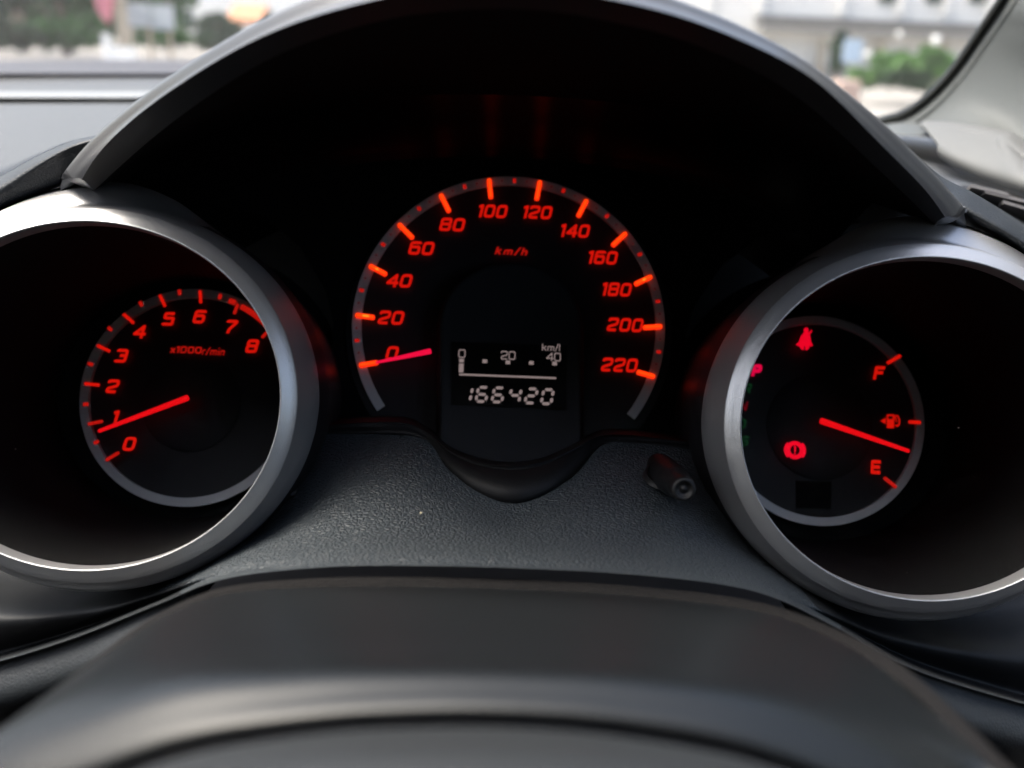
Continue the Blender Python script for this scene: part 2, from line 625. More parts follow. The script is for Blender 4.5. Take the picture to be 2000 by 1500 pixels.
TK = [((701, 716.5), (742, 710)), ((694, 618.5), (735, 623.5)), ((721, 521.5), (758, 541)), ((778, 440), (809, 471)),
      ((860, 382), (879, 420)), ((955, 352.5), (959, 394)), ((1054.5, 356), (1047, 397)), ((1146, 393), (1127, 429.5)),
      ((1223, 457.5), (1193, 485.5)), ((1273, 542.5), (1236, 560)), ((1293, 640.5), (1252.5, 643)), ((1279, 739), (1240, 728))]
scx, scy, srr = fit_circle([spl.uv(*t[0]) for t in TK])
ra, rb = srr + 4 * k, srr - 14 * k
# the silver ring: open at the bottom
aL = math.atan2(spl.uv(735, 806)[1] - scy, spl.uv(735, 806)[0] - scx)
aR = math.atan2(spl.uv(1242, 824)[1] - scy, spl.uv(1242, 824)[0] - scx)
V, F = annulus(rb, ra, aR, aL + 2 * math.pi, 120, 0.0006, 0.0012, scx, scy)
mobj('dial_ring', V, F, MAT['ring'], speedo, smooth=False, local=True)
for i, (p0, p1) in enumerate(TK):
    V, F, fm = bar(spl, p0, p1, 9.5, DD, 0.0019, 0.0016, core=True)
    t_ = mobj('tick_mark', V, F, MAT['orange'], speedo, smooth=False, local=True, slots=[MAT['orange_core']], fm=fm)
    if i in (1, 2, 9):
        m0 = Vector(p0).lerp(Vector(p1), .38); m1 = Vector(p0).lerp(Vector(p1), .72 if i == 1 else .56)
        V, F, fm = bar(spl, m0, m1, 4.2, DD, 0.0035, 0.0003)
        mobj('hot_spot', V, F, MAT['hot'], t_, smooth=False, local=True)
angs = [math.atan2(spl.uv(*t[0])[1] - scy, spl.uv(*t[0])[0] - scx) for t in TK]
angs = [a + 2 * math.pi if a < -2.0 else a for a in angs]
for i in range(11):
    for q, (ln, wd) in ((.25, (3, 3.2)), (.5, (9, 6.5)), (.75, (3, 3.2))):
        an = angs[i] + (angs[i + 1] - angs[i]) * q
        rm = (ra + rb) / 2
        d = Vector((math.cos(an), math.sin(an))); n = Vector((-d.y, d.x))
        c = Vector((scx, scy)) + d * rm
        pts = [c + d * ln * k * .5 * sx + n * wd * k * .5 * sy for sx, sy in ((-1, -1), (1, -1), (1, 1), (-1, 1))]
        V, F = poly_face([tuple(z) for z in pts], 0.0018, 0.0002)
        mobj('minor_tick', V, F, MAT['midred'] if q == .5 else MAT['dimred'], speedo, smooth=False, local=True)
for s_, x, y in (('0', 767, 692), ('20', 765, 623), ('40', 781, 551), ('60', 824, 488), ('80', 884, 442), ('100', 962, 416), ('120', 1049, 418),
                 ('140', 1122, 454), ('160', 1176, 506), ('180', 1203, 568), ('200', 1220, 637), ('220', 1209, 715)):
    add_text(speedo, spl, s_, x, y, 27.5, .205, 'numeral', MAT['red'], DD, slant=.2, gap=.13, squeeze=.88 if len(s_) > 2 else .95)
add_text(speedo, spl, 'km/h', 999.5, 493.5, 15, .2, 'unit_text', MAT['midred'], DD, slant=.3, gap=.3, squeeze=1.15)
needle(speedo, spl, (840, 686), (735, 708), 11, 5, DD - .008, 0.009, MAT['needle_pink'])

# ------------------------------------------------------------------ trip display in the centre plate
dpl = Plane(993, 735, DD - 0.012, 10)
kd = (DD - 0.012) * PXM
disp = thing('trip_display', dpl.c, 'black arched display plate inside the speedometer, pale digits read 166420', 'display', rot=dpl.rot)


def arch(x0, x1, ytop, ybot, rcap):
    pts = [(x0, ybot), (x1, ybot)]
    cxm = (x0 + x1) / 2; hw = (x1 - x0) / 2
    for q in range(17):
        an = math.pi * q / 16
        pts.append((cxm + hw * math.cos(an), ytop + rcap - rcap * math.sin(an)))
    return pts


def arch_uv(*a):
    return [dpl.uv(x, y) for x, y in arch(*a)]


pts = arch_uv(862, 1132, 515, 905, 120)[::-1]
V, F = poly_face(pts, -0.011, 0.011)
mobj('plate', V, F, MAT['plate'], disp, smooth=False, local=True)
outer = arch_uv(848, 1146, 500, 905, 135)
inner = arch_uv(862, 1132, 515, 905, 120)
n = len(outer)
V = [(p[0], 0.0105, p[1]) for p in outer] + [(p[0], -0.001, p[1]) for p in inner] + [(p[0], 0.001, p[1]) for p in arch_uv(872, 1122, 527, 905, 112)]
F = [(i, i + 1, i + 1 + n, i + n) for i in range(1, n - 1)] + [(n - 1, 0, n, 2 * n - 1)] + [(i + n, i + 1 + n, i + 1 + 2 * n, i + 2 * n) for i in range(1, n - 1)] + [(2 * n - 1, n, 2 * n, 3 * n - 1)]
mobj('plate_rim', V, F, MAT['face'], disp, local=True)
pts = [dpl.uv(*q) for q in ((882, 668), (1108, 676), (1105, 800), (882, 792))][::-1]
V, F = poly_face(pts, 0.0003, 0.0004)
scr = mobj('screen', V, F, MAT['lcdface'], disp, smooth=False, local=True)
for s_, x, y, hh, sq in (('0', 902.4, 691.5, 17, .95), ('20', 992.5, 695, 17, .9), ('40', 1081, 698, 17, .9), ('km/l', 1076, 679.5, 13.5, 1.0)):
    u, w_ = dpl.uv(x, y)
    V, F = text_mesh(s_, hh * kd, .125, slant=0.0, gap=.13, squeeze=sq, cx=u, cy=w_, base=.0008, h=.0001)
    mobj('scale_numeral' if s_ != 'km/l' else 'unit_text', V, F, MAT['lcd'], disp, smooth=False, local=True)


def rect_part(name, x, y, w, h, mat_, pl=dpl, kk=kd, base=.0008, par=disp, sl=0):
    u, v_ = pl.uv(x, y)
    w, h = w * kk / 2, h * kk / 2
    V, F = poly_face([(u - w, v_ - h), (u + w, v_ - h), (u + w, v_ + h), (u - w, v_ + h)], base, .0001)
    return mobj(name, V, F, mat_, par, smooth=False, local=True)


for x, y in ((901.6, 705), (947, 706.4), (992, 708.5), (1037.6, 709.6), (1083, 711)):
    rect_part('scale_dot', x, y, 9, 7, MAT['lcd'])
rect_part('bar_segment', 901, 719.5, 9, 18, MAT['lcd'])
rect_part('base_line', 991.5, 735.7, 189, 3.6, MAT['lcd'])
SEG = {'1': 'bc', '6': 'acdefg', '4': 'bcfg', '2': 'abdeg', '0': 'abcdef'}


def seven(ch, u, v_, H, Wd, st, sl):
    V, F = [], []
    g = st * .14
    x0, x1 = -Wd / 2 + st / 2, Wd / 2 - st / 2
    yt, ym, yb = H / 2 - st / 2, 0, -H / 2 + st / 2
    def hexa(p, q):
        p, q = Vector(p), Vector(q); d = (q - p).normalized(); n = Vector((-d.y, d.x)); r = st / 2
        a, b = p + d * (r * .35 + g), q - d * (r * .35 + g)
        return [a, a + d * r * .8 - n * r, b - d * r * .8 - n * r, b, b - d * r * .8 + n * r, a + d * r * .8 + n * r]
    defs = {'a': ((x0, yt), (x1, yt)), 'b': ((x1, ym), (x1, yt)), 'c': ((x1, yb), (x1, ym)), 'd': ((x0, yb), (x1, yb)),
            'e': ((x0, yb), (x0, ym)), 'f': ((x0, ym), (x0, yt)), 'g': ((x0, ym), (x1, ym))}
    for s_ in SEG[ch]:
        pts = [(u + q.x + q.y * sl, v_ + q.y) for q in hexa(*defs[s_])]
        a, b = poly_face(pts, .0008, .0001)
        o = len(V); V += a; F += [tuple(i + o for i in f_) for f_ in b]
    return V, F


for ch, x, y in (('1', 911, 770.4), ('6', 941.6, 771), ('6', 972.8, 772), ('4', 1006, 773), ('2', 1037.3, 774), ('0', 1068.8, 775.5)):
    u, v_ = dpl.uv(x, y)
    V, F = seven(ch, u, v_, 33.5 * kd, 24.5 * kd, 5.6 * kd, .16)
    mobj('digit', V, F, MAT['lcd'], disp, smooth=False, local=True)

# ------------------------------------------------------------------ tachometer
tpl = Plane(375, 775, DD, 8)
tach = thing('tachometer', tpl.c, 'small round rev counter with red numerals 0 to 8, deep in the left silver-rimmed barrel', 'rev counter', rot=tpl.rot)
V, F = disc(300 * k, 72, -0.001)
mobj('dial_face', V, F, MAT['black'], tach, smooth=False, local=True)
V, F = disc(196 * k, 72, 0.0)
mobj('dial_print', V, F, MAT['face'], tach, smooth=False, local=True)
V, F = annulus(196 * k, 213 * k, 0, 2 * math.pi, 120, 0.0002, 0.002, closed=True)
mobj('dial_ring', V, F, MAT['ring'], tach, smooth=False, local=True)


def hub_dish(par, r, cx=0, cz=0):
    V = []
    n = 64
    prof = [(r, .0003), (r * .95, .0008), (r * .55, .0014), (r * .2, .0016)]
    for rr_, w in prof:
        for q in range(n):
            an = 2 * math.pi * q / n
            V.append((cx + rr_ * math.cos(an), -w, cz + rr_ * math.sin(an)))
    F = grid_faces(4, n, True); F.append(tuple(range(3 * n, 4 * n)))
    return mobj('needle_hub', V, F, MAT['plate'], par, local=True)


hub_dish(tach, 96 * k, 0, -12 * k)
TT = [((210, 900.8), (238, 884)), ((175, 830), (206.5, 823.8)), ((168, 751), (200.5, 754)), ((193, 676), (220.5, 689)), ((244, 614.8), (266.7, 634.8)),
      ((315, 577.7), (327, 602.6)), ((393.8, 569), (395.5, 596)), ((468, 595), (460, 617)), ((530, 645), (513, 663))]
for i, (p0, p1) in enumerate(TT):
    V, F, fm = bar(tpl, p0, p1, 6.2, DD, 0.0023, 0.0003)
    mobj('tick_mark', V, F, MAT['red'] if i not in (0, 1, 7, 8) else MAT['midred'], tach, smooth=False, local=True)
for x, y in ((192.5, 864.7), (172, 791), (181, 713), (218.8, 644.6), (279, 596), (354, 573.5), (432.6, 582)):
    c = Vector(tpl.uv(x, y)); d = c.normalized() * 5.2 * k; n_ = Vector((-d.y, d.x)) * .62
    V, F = poly_face([tuple(c - d - n_), tuple(c + d - n_), tuple(c + d + n_), tuple(c - d + n_)], .0022, .0002)
    mobj('minor_tick', V, F, MAT['midred'], tach, smooth=False, local=True)
a1_ = math.atan2(*reversed(tpl.uv(450, 589))); a2_ = math.atan2(*reversed(tpl.uv(463, 595)))
V, F = annulus(196 * k, 206 * k, a2_, a1_, 6, .0024, .0002)
mobj('redline_block', V, F, MAT['midred'], tach, smooth=False, local=True)
a1_ = math.atan2(*reversed(tpl.uv(474, 600))); a2_ = math.atan2(*reversed(tpl.uv(560, 740)))
V, F = annulus(194 * k, 205 * k, a2_, a1_, 24, .0024, .0002)
mobj('redline_arc', V, F, MAT['midred'], tach, smooth=False, local=True)
for s_, x, y in (('0', 256.6, 868), ('1', 229, 816), ('2', 224, 756), ('3', 241, 696.7), ('4', 276.5, 649.5), ('5', 333, 625), ('6', 392.7, 620.8), ('7', 454, 640), ('8', 495, 678)):
    add_text(tach, tpl, s_, x, y, 27, .215, 'numeral', MAT['red'], DD, slant=.2, squeeze=.98)
add_text(tach, tpl, 'x1000', 367, 685, 13.5, .2, 'multiplier_text', MAT['midred'], DD, slant=.12, gap=.16, squeeze=1.05)
add_text(tach, tpl, 'r/min', 420, 688, 14.5, .15, 'unit_text', MAT['midred'], DD, slant=.12, gap=.16, squeeze=.9)
needle(tach, tpl, (366, 777), (193, 842), 12, 7, DD - .008, 0.009, MAT['needle'])

# ------------------------------------------------------------------ fuel gauge
fpl = Plane(1597, 820, DD, 8)
fuel = thing('fuel_gauge', fpl.c, 'round fuel gauge with F and E, needle low, deep in the right silver-rimmed barrel', 'fuel gauge', rot=fpl.rot)
V, F = disc(300 * k, 72, -0.001)
mobj('dial_face', V, F, MAT['black'], fuel, smooth=False, local=True)
V, F = disc(190 * k, 72, 0.0)
mobj('dial_print', V, F, MAT['face'], fuel, smooth=False, local=True)
V, F = annulus(190 * k, 206 * k, 0, 2 * math.pi, 120, 0.0002, 0.002, closed=True)
mobj('dial_ring', V, F, MAT['ring'], fuel, smooth=False, local=True)
hub_dish(fuel, 104 * k, 3 * k, -14 * k)
for p0, p1, m_ in (((1755.7, 695.6), (1727, 712.4), 'red'), ((1795, 826.6), (1768.4, 825.3), 'red'), ((1747.4, 953.7), (1721, 932.5), 'midred')):
    V, F, fm = bar(fpl, p0, p1, 6.8, DD, 0.0023, 0.0003)
    mobj('tick_mark', V, F, MAT[m_], fuel, smooth=False, local=True)
add_text(fuel, fpl, 'F', 1713.4, 730, 27, .24, 'letter', MAT['red'], DD, slant=.2, squeeze=.85)
add_text(fuel, fpl, 'E', 1706.7, 913, 27, .24, 'letter', MAT['red'], DD, slant=.07, squeeze=.8)
for s_, x, y, m_ in (('P', 1475.6, 725, 'selp'), ('R', 1458, 760, 'selg'), ('N', 1450, 794.5, 'selr'), ('D', 1447, 828.6, 'selg'), ('S', 1452.6, 862, 'selg')):
    add_text(fuel, fpl, s_, x, y, 24 if s_ == 'P' else 19, .3 if s_ == 'P' else .2, 'selector_letter', MAT[m_], DD, slant=.2, squeeze=.9)


def join_polys(polys, base=.0006, h=.0001):
    V, F = [], []
    for i, p in enumerate(polys):
        a, b = poly_face(p, base, h + i * .00002)
        o = len(V); V += a; F += [tuple(j + o for j in f_) for f_ in b]
    return V, F


def ell(cx, cy, rx, ry, n=16):
    return [(cx + rx * math.cos(2 * math.pi * q / n), cy + ry * math.sin(2 * math.pi * q / n)) for q in range(n)]


def icon(name, polys, mat_, base=.0006, rings=()):
    P2 = [[fpl.uv(*q) for q in p] for p in polys]
    V, F = join_polys(P2, base)
    for cx, cy, r0, r1, a0, a1 in rings:
        u, v_ = fpl.uv(cx, cy)
        a, b = annulus(r0 * k, r1 * k, R(a0), R(a1), 28, base, .0002, u, v_)
        o = len(V); V += a; F += [tuple(j + o for j in f_) for f_ in b]
    return mobj(name, V, F, mat_, fuel, smooth=False, local=True)


def zb(x, y): return (1430 + x / 3.571, 620 + y / 3.571)


icon('seat_belt_symbol', [[zb(*q) for q in ell(493, 104, 17, 17)],
                          [zb(*q) for q in ((480, 118), (506, 118), (520, 140), (528, 195), (500, 215), (462, 215), (440, 192), (458, 145))],
                          [zb(*q) for q in ((420, 205), (450, 180), (470, 205), (455, 222))],
                          [zb(*q) for q in ((505, 205), (526, 185), (538, 208), (530, 218))],
                          [zb(*q) for q in ((455, 212), (478, 212), (476, 240), (463, 240), (452, 225))],
                          [zb(*q) for q in ((486, 212), (518, 212), (514, 226), (500, 242), (487, 240))],
                          [zb(*q) for q in ((505, 128), (530, 102), (534, 112), (512, 140))]], MAT['warn'], .0044)
icon('brake_symbol', [[zb(*q) for q in ((409, 905), (422, 905), (420, 945), (411, 945))], [zb(*q) for q in ell(415, 956, 6, 7, 8)]], MAT['warn'], .0044,
     rings=((1546.3, 881.2, 9.5, 17.5, 0, 360), (1546.3, 881.2, 17.8, 21, 135, 225), (1546.3, 881.2, 17.8, 21, -45, 45)))
icon('pump_symbol', [[zb(*q) for q in ((1075, 710), (1125, 710), (1125, 773), (1075, 773))], [zb(*q) for q in ((1075, 680), (1084, 680), (1084, 712), (1075, 712))],
                     [zb(*q) for q in ((1117, 680), (1126, 680), (1126, 712), (1117, 712))], [zb(*q) for q in ((1075, 678), (1126, 678), (1126, 689), (1075, 689))],
                     [zb(*q) for q in ((1030, 722), (1066, 701), (1066, 744))],
                     [zb(*q) for q in ((1128, 695), (1132, 688), (1146, 730), (1140, 732))], [zb(*q) for q in ((1132, 684), (1152, 684), (1166, 716), (1158, 718), (1148, 692), (1132, 692))],
                     [zb(*q) for q in ((1158, 716), (1166, 716), (1164, 748), (1156, 748))], [zb(*q) for q in ((1130, 752), (1156, 746), (1163, 750), (1150, 764), (1136, 760))]], MAT['red'])
pts = [fpl.uv(*q) for q in ((1554, 939), (1623, 941), (1622, 994), (1555, 992))][::-1]
V, F = poly_face(pts, .0003, .0003)
mobj('blank_window', V, F, MAT['black'], fuel, smooth=False, local=True)
needle(fuel, fpl, (1604, 822), (1775, 881), 12.5, 7, DD - .008, 0.009, MAT['needle'])


# ------------------------------------------------------------------ silver-rimmed barrels
def bezel(cx, cy, a, b, side, label):
    c = P(cx, cy, .3)
    q = .3 * PXM
    N = 160
    th = thing('gauge_bezel', c, label, 'gauge bezel', 'silver rims round the outer gauges')
    ctr = R(90 + side * 24)

    def g(t):
        d = (t - ctr + math.pi) % (2 * math.pi) - math.pi
        # wide at the crown, falls off to the flanks
        x = max(0.0, 1 - (abs(d) / R(50)) ** 2)
        return x * x * (3 - 2 * x)

    def lo(t):
        return 1 - .72 * max(0.0, -math.sin(t)) ** 1.5

    def ring(t, dr, D):
        return Vector((c.x + (a + dr) * q * math.cos(t), D, c.z + (b + dr) * q * math.sin(t)))

    def build(name, prof, mat_, sm=True):
        V = []
        for pr in prof:
            for j in range(N):
                t = 2 * math.pi * j / N
                dr, D = pr(t) if callable(pr) else pr
                V.append(ring(t, dr, D))
        F = grid_faces(len(prof), N, True)
        if name != 'collar':
            return mobj(name, V, F, mat_, th, sm)
        fm = [1 if (i // N >= 4 and g(2 * math.pi * (i % N) / N) < .03) else 0 for i in range(len(F))]
        return mobj(name, V, F, mat_, th, sm, slots=[MAT['skirt']], fm=fm)
    build('rim', [(-2.5, .306), (-2, .3012), (-.5, .2999), (1, .2996), (3, .2999), (16, .3012), (28, .3026), (30, .303), (30.8, .3036)], MAT['silver'])
    build('collar', [(30.8, .3036), (31.6, .3044), lambda t: (42, .3036 + .0065 * lo(t)), lambda t: (50, .3036 + .0122 * lo(t)), lambda t: (52 + 9 * g(t), .3036 + .0165 * lo(t) - .003 * g(t)), lambda t: (52.5 + 39.5 * g(t), .3245 - .0065 * g(t)),
                     lambda t: (62 + 62 * g(t) - 5 * (1 - g(t)), .330), lambda t: (60 + 75 * g(t) - 12 * (1 - g(t)), .345), lambda t: (58 + 75 * g(t) - 40 * (1 - g(t)), .398)], MAT['silver'])
    build('barrel_wall', [(-2.5, .306), (-3, .3065), (-4, .31), (-16, .35), (-26, .4035), (-30, .44)], MAT['black'])
    # clear cover just behind the rim
    V = []
    for fr, D in ((1, .3062), (.66, .3075), (.33, .308), (.02, .3082)):
        for j in range(N):
            t = 2 * math.pi * j / N
            V.append(Vector((c.x + (a - 3) * q * fr * math.cos(t), D, c.z + (b - 3) * q * fr * math.sin(t))))
    F = grid_faces(4, N, True)
    F.append(tuple(range(3 * N, 4 * N)))
    mobj('clear_cover', V, F, MAT['lens'], th)
    return th


bezel(166, 772, 379, 339, 1, 'silver-rimmed barrel round the rev counter, cut by the left edge of the photo')
bezel(1816, 836.5, 371, 336.5, -1, 'silver-rimmed barrel round the fuel gauge, beside the trip knob')


# ------------------------------------------------------------------ instrument hood
def lip_depth(t, off=0.0):
    x = abs(2 * t - 1)
    return .208 + (.305 - .208) * x ** 2.2 + off


def curve_px(pts, off, n=90, dfun=lip_depth):
    p3 = catmull([Vector((x, y, 0)) for x, y in pts], n)
    for _ in range(10):
        p3 = [p3[0]] + [(p3[i - 1] + p3[i] * 2 + p3[i + 1]) / 4 for i in range(1, n - 1)] + [p3[-1]]
    return [P(q.x, q.y, dfun(i / (n - 1), off)) for i, q in enumerate(p3)]


Sx = [(126, 335), (135, 310), (175, 276), (225, 232), (280, 185), (350, 136), (455, 70), (525, 33), (595, 3), (680, -28), (800, -55), (960, -65), (1120, -55), (1230, -27),
      (1310, 0), (1400, 33), (1475, 68), (1580, 126), (1650, 182), (1720, 235), (1780, 293), (1825, 340), (1874, 388), (1880, 402)]
Mx = [(140, 346), (150, 322), (190, 285), (240, 242), (300, 195), (375, 145), (470, 88), (550, 45), (640, 10), (700, -10), (800, -34), (960, -45), (1110, -36), (1220, -12), (1300, 9),
      (1400, 45), (1475, 77), (1580, 132), (1645, 187), (1705, 245), (1765, 305), (1810, 350), (1860, 402), (1866, 420)]
Lx = [(160, 350), (164, 324), (190, 297), (227, 260), (285, 210), (350, 165), (420, 119), (490, 80), (595, 36), (700, 7), (800, -16), (960, -26), (1100, -19), (1210, 2), (1300, 22),
      (1400, 57), (1475, 90), (1580, 144), (1640, 198), (1700, 262), (1760, 322), (1800, 360), (1838, 400), (1846, 424)]
Tx = [(184, 372), (215, 342), (285, 280), (370, 213), (500, 128), (605, 80), (705, 50), (800, 28), (960, 16), (1100, 24), (1210, 46), (1300, 66), (1460, 130), (1560, 190),
      (1620, 240), (1680, 298), (1745, 358), (1790, 400), (1824, 437)]
Rx = [(350, 480), (430, 420), (560, 360), (700, 325), (850, 310), (1000, 310), (1150, 322), (1300, 350), (1430, 400), (1540, 470), (1600, 520)]
hood = thing('instrument_hood', P(1000, 0, .24), 'dark arched hood over the gauges with a pale lit upper edge', 'instrument hood')
n = 90
rS = curve_px(Sx, .009); rS2 = curve_px(Sx, .040)
rS2 = [q + Vector((0, 0, -.012)) for q in rS2]
rM = curve_px(Mx, .0035); rL = curve_px(Lx, 0.0)
rL2 = [a.lerp(b, .12) + Vector((0, .0015, 0)) for a, b in zip(rL, curve_px(Tx, .01))]
rT = curve_px(Tx, .012)
rS3 = [Vector((q.x * 1.35, .47, q.z * 1.35 + .012)) for q in rS]
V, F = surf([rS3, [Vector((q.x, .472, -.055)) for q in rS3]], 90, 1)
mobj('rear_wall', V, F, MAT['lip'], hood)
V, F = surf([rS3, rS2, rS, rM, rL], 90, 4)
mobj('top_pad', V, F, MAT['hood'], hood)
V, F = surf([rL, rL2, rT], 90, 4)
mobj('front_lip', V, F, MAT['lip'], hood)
for e, low_ in ((0, [(125, 338, .318), (127, 349, .3155), (146, 357, .314), (165, 362, .3135), (184, 374, .3175)]), (-1, [(1884, 402, .318), (1884, 414, .3155), (1866, 430, .314), (1848, 434, .3135), (1823, 440, .3175)])):
    up = [rS2[e], rS[e], rM[e], rL[e], rT[e]]
    lw = [P(*q) for q in low_]
    md = [a.lerp(b, .5) + Vector((0, -.0012, 0)) for a, b in zip(up, lw)]
    V, F = surf([up, md, lw, [q + Vector((0, .02, .0)) for q in lw]], 24, 4)
    mobj('foot', V, F, MAT['dark_plastic'], hood)
rR = [P(q.x, q.y, .432) for q in catmull([Vector((x, y, 0)) for x, y in Rx], n)]
rp = catmull([Vector((x, y, 0)) for x, y in Rx], n)


def shroud_row(f, dy, D): return [P(990 + (q.x - 990) * f, q.y + dy, D) for q in rp]


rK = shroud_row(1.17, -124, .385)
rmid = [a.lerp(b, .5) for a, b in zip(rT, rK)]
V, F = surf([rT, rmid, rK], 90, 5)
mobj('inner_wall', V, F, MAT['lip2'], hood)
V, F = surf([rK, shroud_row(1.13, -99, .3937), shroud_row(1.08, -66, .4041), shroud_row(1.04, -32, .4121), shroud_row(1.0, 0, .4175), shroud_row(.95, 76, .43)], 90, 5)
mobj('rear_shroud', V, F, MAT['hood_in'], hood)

# ------------------------------------------------------------------ leather instrument panel
A_ = [(540, 862, 0.352), (560, 852, .350), (600, 849, .350), (660, 847, .349), (740, 846, .348), (830, 858, .344), (885, 925, .330), (1000, 982, .320), (1110, 938, .328), (1180, 868, .344), (1260, 868, .347), (1330, 873, .349), (1380, 878, .350), (1420, 884, .350), (1440, 892, 0.352)]
B_ = [(330, 1010, 0.36), (400, 990, .345), (500, 975, .335), (590, 955, .326), (690, 945, .320), (790, 955, .317), (885, 985, .313), (1000, 1015, .310), (1110, 990, .313), (1210, 965, .318), (1310, 965, .322), (1410, 985, .328), (1510, 1010, .337), (1620, 1040, .346), (1700, 1030, 0.36)]
C_ = [(-100, 1100, 0.37), (200, 1120, .36), (330, 1090, .345), (450, 1060, .325), (580, 1040, .302), (730, 1035, .297), (860, 1045, .294), (1000, 1055, .292), (1140, 1052, .294), (1280, 1050, .298), (1400, 1065, .304), (1520, 1095, .325), (1650, 1150, .345), (1800, 1190, .36), (2100, 1150, 0.37)]
C2 = [(-260, 1170, 0.335), (0, 1205, .326), (180, 1190, .322), (320, 1152, .308), (470, 1100, .288), (660, 1085, .277), (820, 1083, .275), (1000, 1088, .274), (1180, 1095, .275), (1350, 1108, .278), (1480, 1132, .284), (1590, 1180, .303), (1760, 1246, .322), (1980, 1280, .328), (2250, 1270, 0.335)]
C3 = [(-300, 1338, .345), (-60, 1293, .338), (130, 1240, .332), (300, 1175, .315), (440, 1124, .285), (640, 1101, .270), (820, 1100, .2685), (1000, 1103, .268), (1200, 1113, .268), (1390, 1131, .270), (1510, 1158, .280), (1640, 1219, .310), (1800, 1300, .33), (2060, 1378, .338), (2300, 1438, .345)]
CR = [(-300, 1350, 0.295), (-60, 1305, .290), (130, 1250, .284), (300, 1183, .276), (440, 1130, .270), (640, 1107, .266), (820, 1105, .265), (1000, 1109, .265), (1200, 1119, .265), (1390, 1138, .266), (1510, 1166, .268), (1640, 1228, .272), (1800, 1312, .28), (2060, 1390, .29), (2300, 1450, 0.295)]
E_ = [(x, y + 10, d - .0005) for x, y, d in CR]
F_ = [(x, y + (90 if (x < 310 or x > 1630) else 60), d + (-.002 if (x < 310 or x > 1630) else .018)) for x, y, d in CR]
F2 = [(x, y + 150, d + .02) for x, y, d in CR]
panel = thing('dashboard_shelf', P(1000, 1050, .3), 'dark grained leather-look panel below the gauges', 'instrument panel')
E_ = [(x, y - 1 if 350 < x < 1600 else y + 10, d + (.002 if 350 < x < 1600 else -.0005)) for x, y, d in CR]
F_ = [(x, y - 6, d + .016) if 350 < x < 1600 else (x, y + 90, d - .002) for x, y, d in CR]
F2 = [(x, y - 10, d + .03) if 350 < x < 1600 else (x, y + 150, d + .02) for x, y, d in CR]
V, F = surf(px_rows([A_, B_, C_, C2, C3, CR, E_, F_, F2]), 192, 12, bycol=True)


def inside_barrel(v):
    for cx, cy, a, b in ((166, 772, 379, 339), (1816, 836.5, 371, 336.5)):
        c = P(cx, cy, .3); q = .3 * PXM
        if ((v.x - c.x) / ((a + 22) * q)) ** 2 + ((v.z - c.z) / ((b + 22) * q)) ** 2 < 1 and v.y > .3: return True
    return False


ins = [inside_barrel(v) for v in V]
F = [f for f in F if not any(ins[i] for i in f)]
ncol = 13 * (len(A_) - 1) + 1
MAT['lower'] = mat('lower_dash_dark', (0.011, 0.012, 0.0135), 0.55, spec=.3, noise=(900, 0.15, 0.0001))  # darker and smoother than the leather, for side faces under the barrels
fm = []
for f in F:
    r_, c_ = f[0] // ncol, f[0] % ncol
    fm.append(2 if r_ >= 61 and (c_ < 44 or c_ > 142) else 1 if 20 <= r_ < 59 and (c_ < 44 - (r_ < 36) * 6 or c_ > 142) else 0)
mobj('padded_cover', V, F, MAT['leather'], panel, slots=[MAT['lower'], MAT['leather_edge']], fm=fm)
# black ledge in front of the clear pane
contour = [(560, 836), (620, 832), (700, 826), (790, 826), (835, 846), (880, 882), (935, 904), (1000, 912), (1065, 902), (1130, 872), (1175, 851), (1230, 850), (1300, 858), (1370, 866), (1430, 872)]
cd = [.352, .352, .350, .349, .345, .338, .333, .331, .333, .338, .345, .348, .350, .351, .352]
top = [(x, y, d) for (x, y), d in zip(contour, cd)]
back = [(x, y - 12, .400) for x, y in contour]
low = [(560, 862, .350), (620, 853, .350), (700, 849, .348), (790, 851, .346), (838, 866, .343), (872, 912, .333), (925, 958, .324), (1000, 984, .3195), (1075, 960, .3235), (1130, 915, .333), (1176, 870, .344), (1230, 870, .3465), (1300, 874, .348), (1370, 880, .349), (1430, 890, .349)]
low2 = [(x, y + 6, d + .01) for x, y, d in low]
mid_ = [((a[0] + b[0]) / 2, (a[1] + b[1]) / 2 - 3, min(a[2], b[2]) + .0015) for a, b in zip(top, low)]
V, F = surf(px_rows([back, [(x, y - 1, d + .004) for x, y, d in top], top, mid_, low, low2]), 84, 3, bycol=True)
mobj('ledge', V, F, MAT['ledge'], panel)
# side fillets of smooth plastic between barrel and leather
for pts in ([(612, 838, .349), (600, 880, .343), (580, 930, .333), (560, 965, .326)], [(1362, 868, .349), (1376, 900, .344), (1400, 945, .334), (1425, 985, .328)]):
    s_ = 1 if pts[0][0] < 1000 else -1
    a = [P(x - 26 * s_, y, d - .001) for x, y, d in pts]; b = [P(x - 8 * s_, y, d - .0035) for x, y, d in pts]; c = [P(x + 14 * s_, y + 4, d - .0015) for x, y, d in pts]; e = [P(x + 20 * s_, y + 6, d + .004) for x, y, d in pts]
    V, F = surf([a, b, c, e], 24, 4)
    mobj('side_fillet', V, F, MAT['dark_plastic'], panel)
# crumb
V, F = [], []
import bmesh
def ico(center, r, sub=1, sq=(1, 1, 1), jit=0):
    bm = bmesh.new(); bmesh.ops.create_icosphere(bm, subdivisions=sub, radius=1)
    rnd = random.Random(int(center[0] * 1e5) % 9973)
    V = [Vector(center) + Vector((v.co.x * sq[0], v.co.y * sq[1], v.co.z * sq[2])) * r * (1 + jit * (rnd.random() - .5)) for v in bm.verts]
    F = [tuple(v.index for v in f.verts) for f in bm.faces]
    bm.free(); return V, F


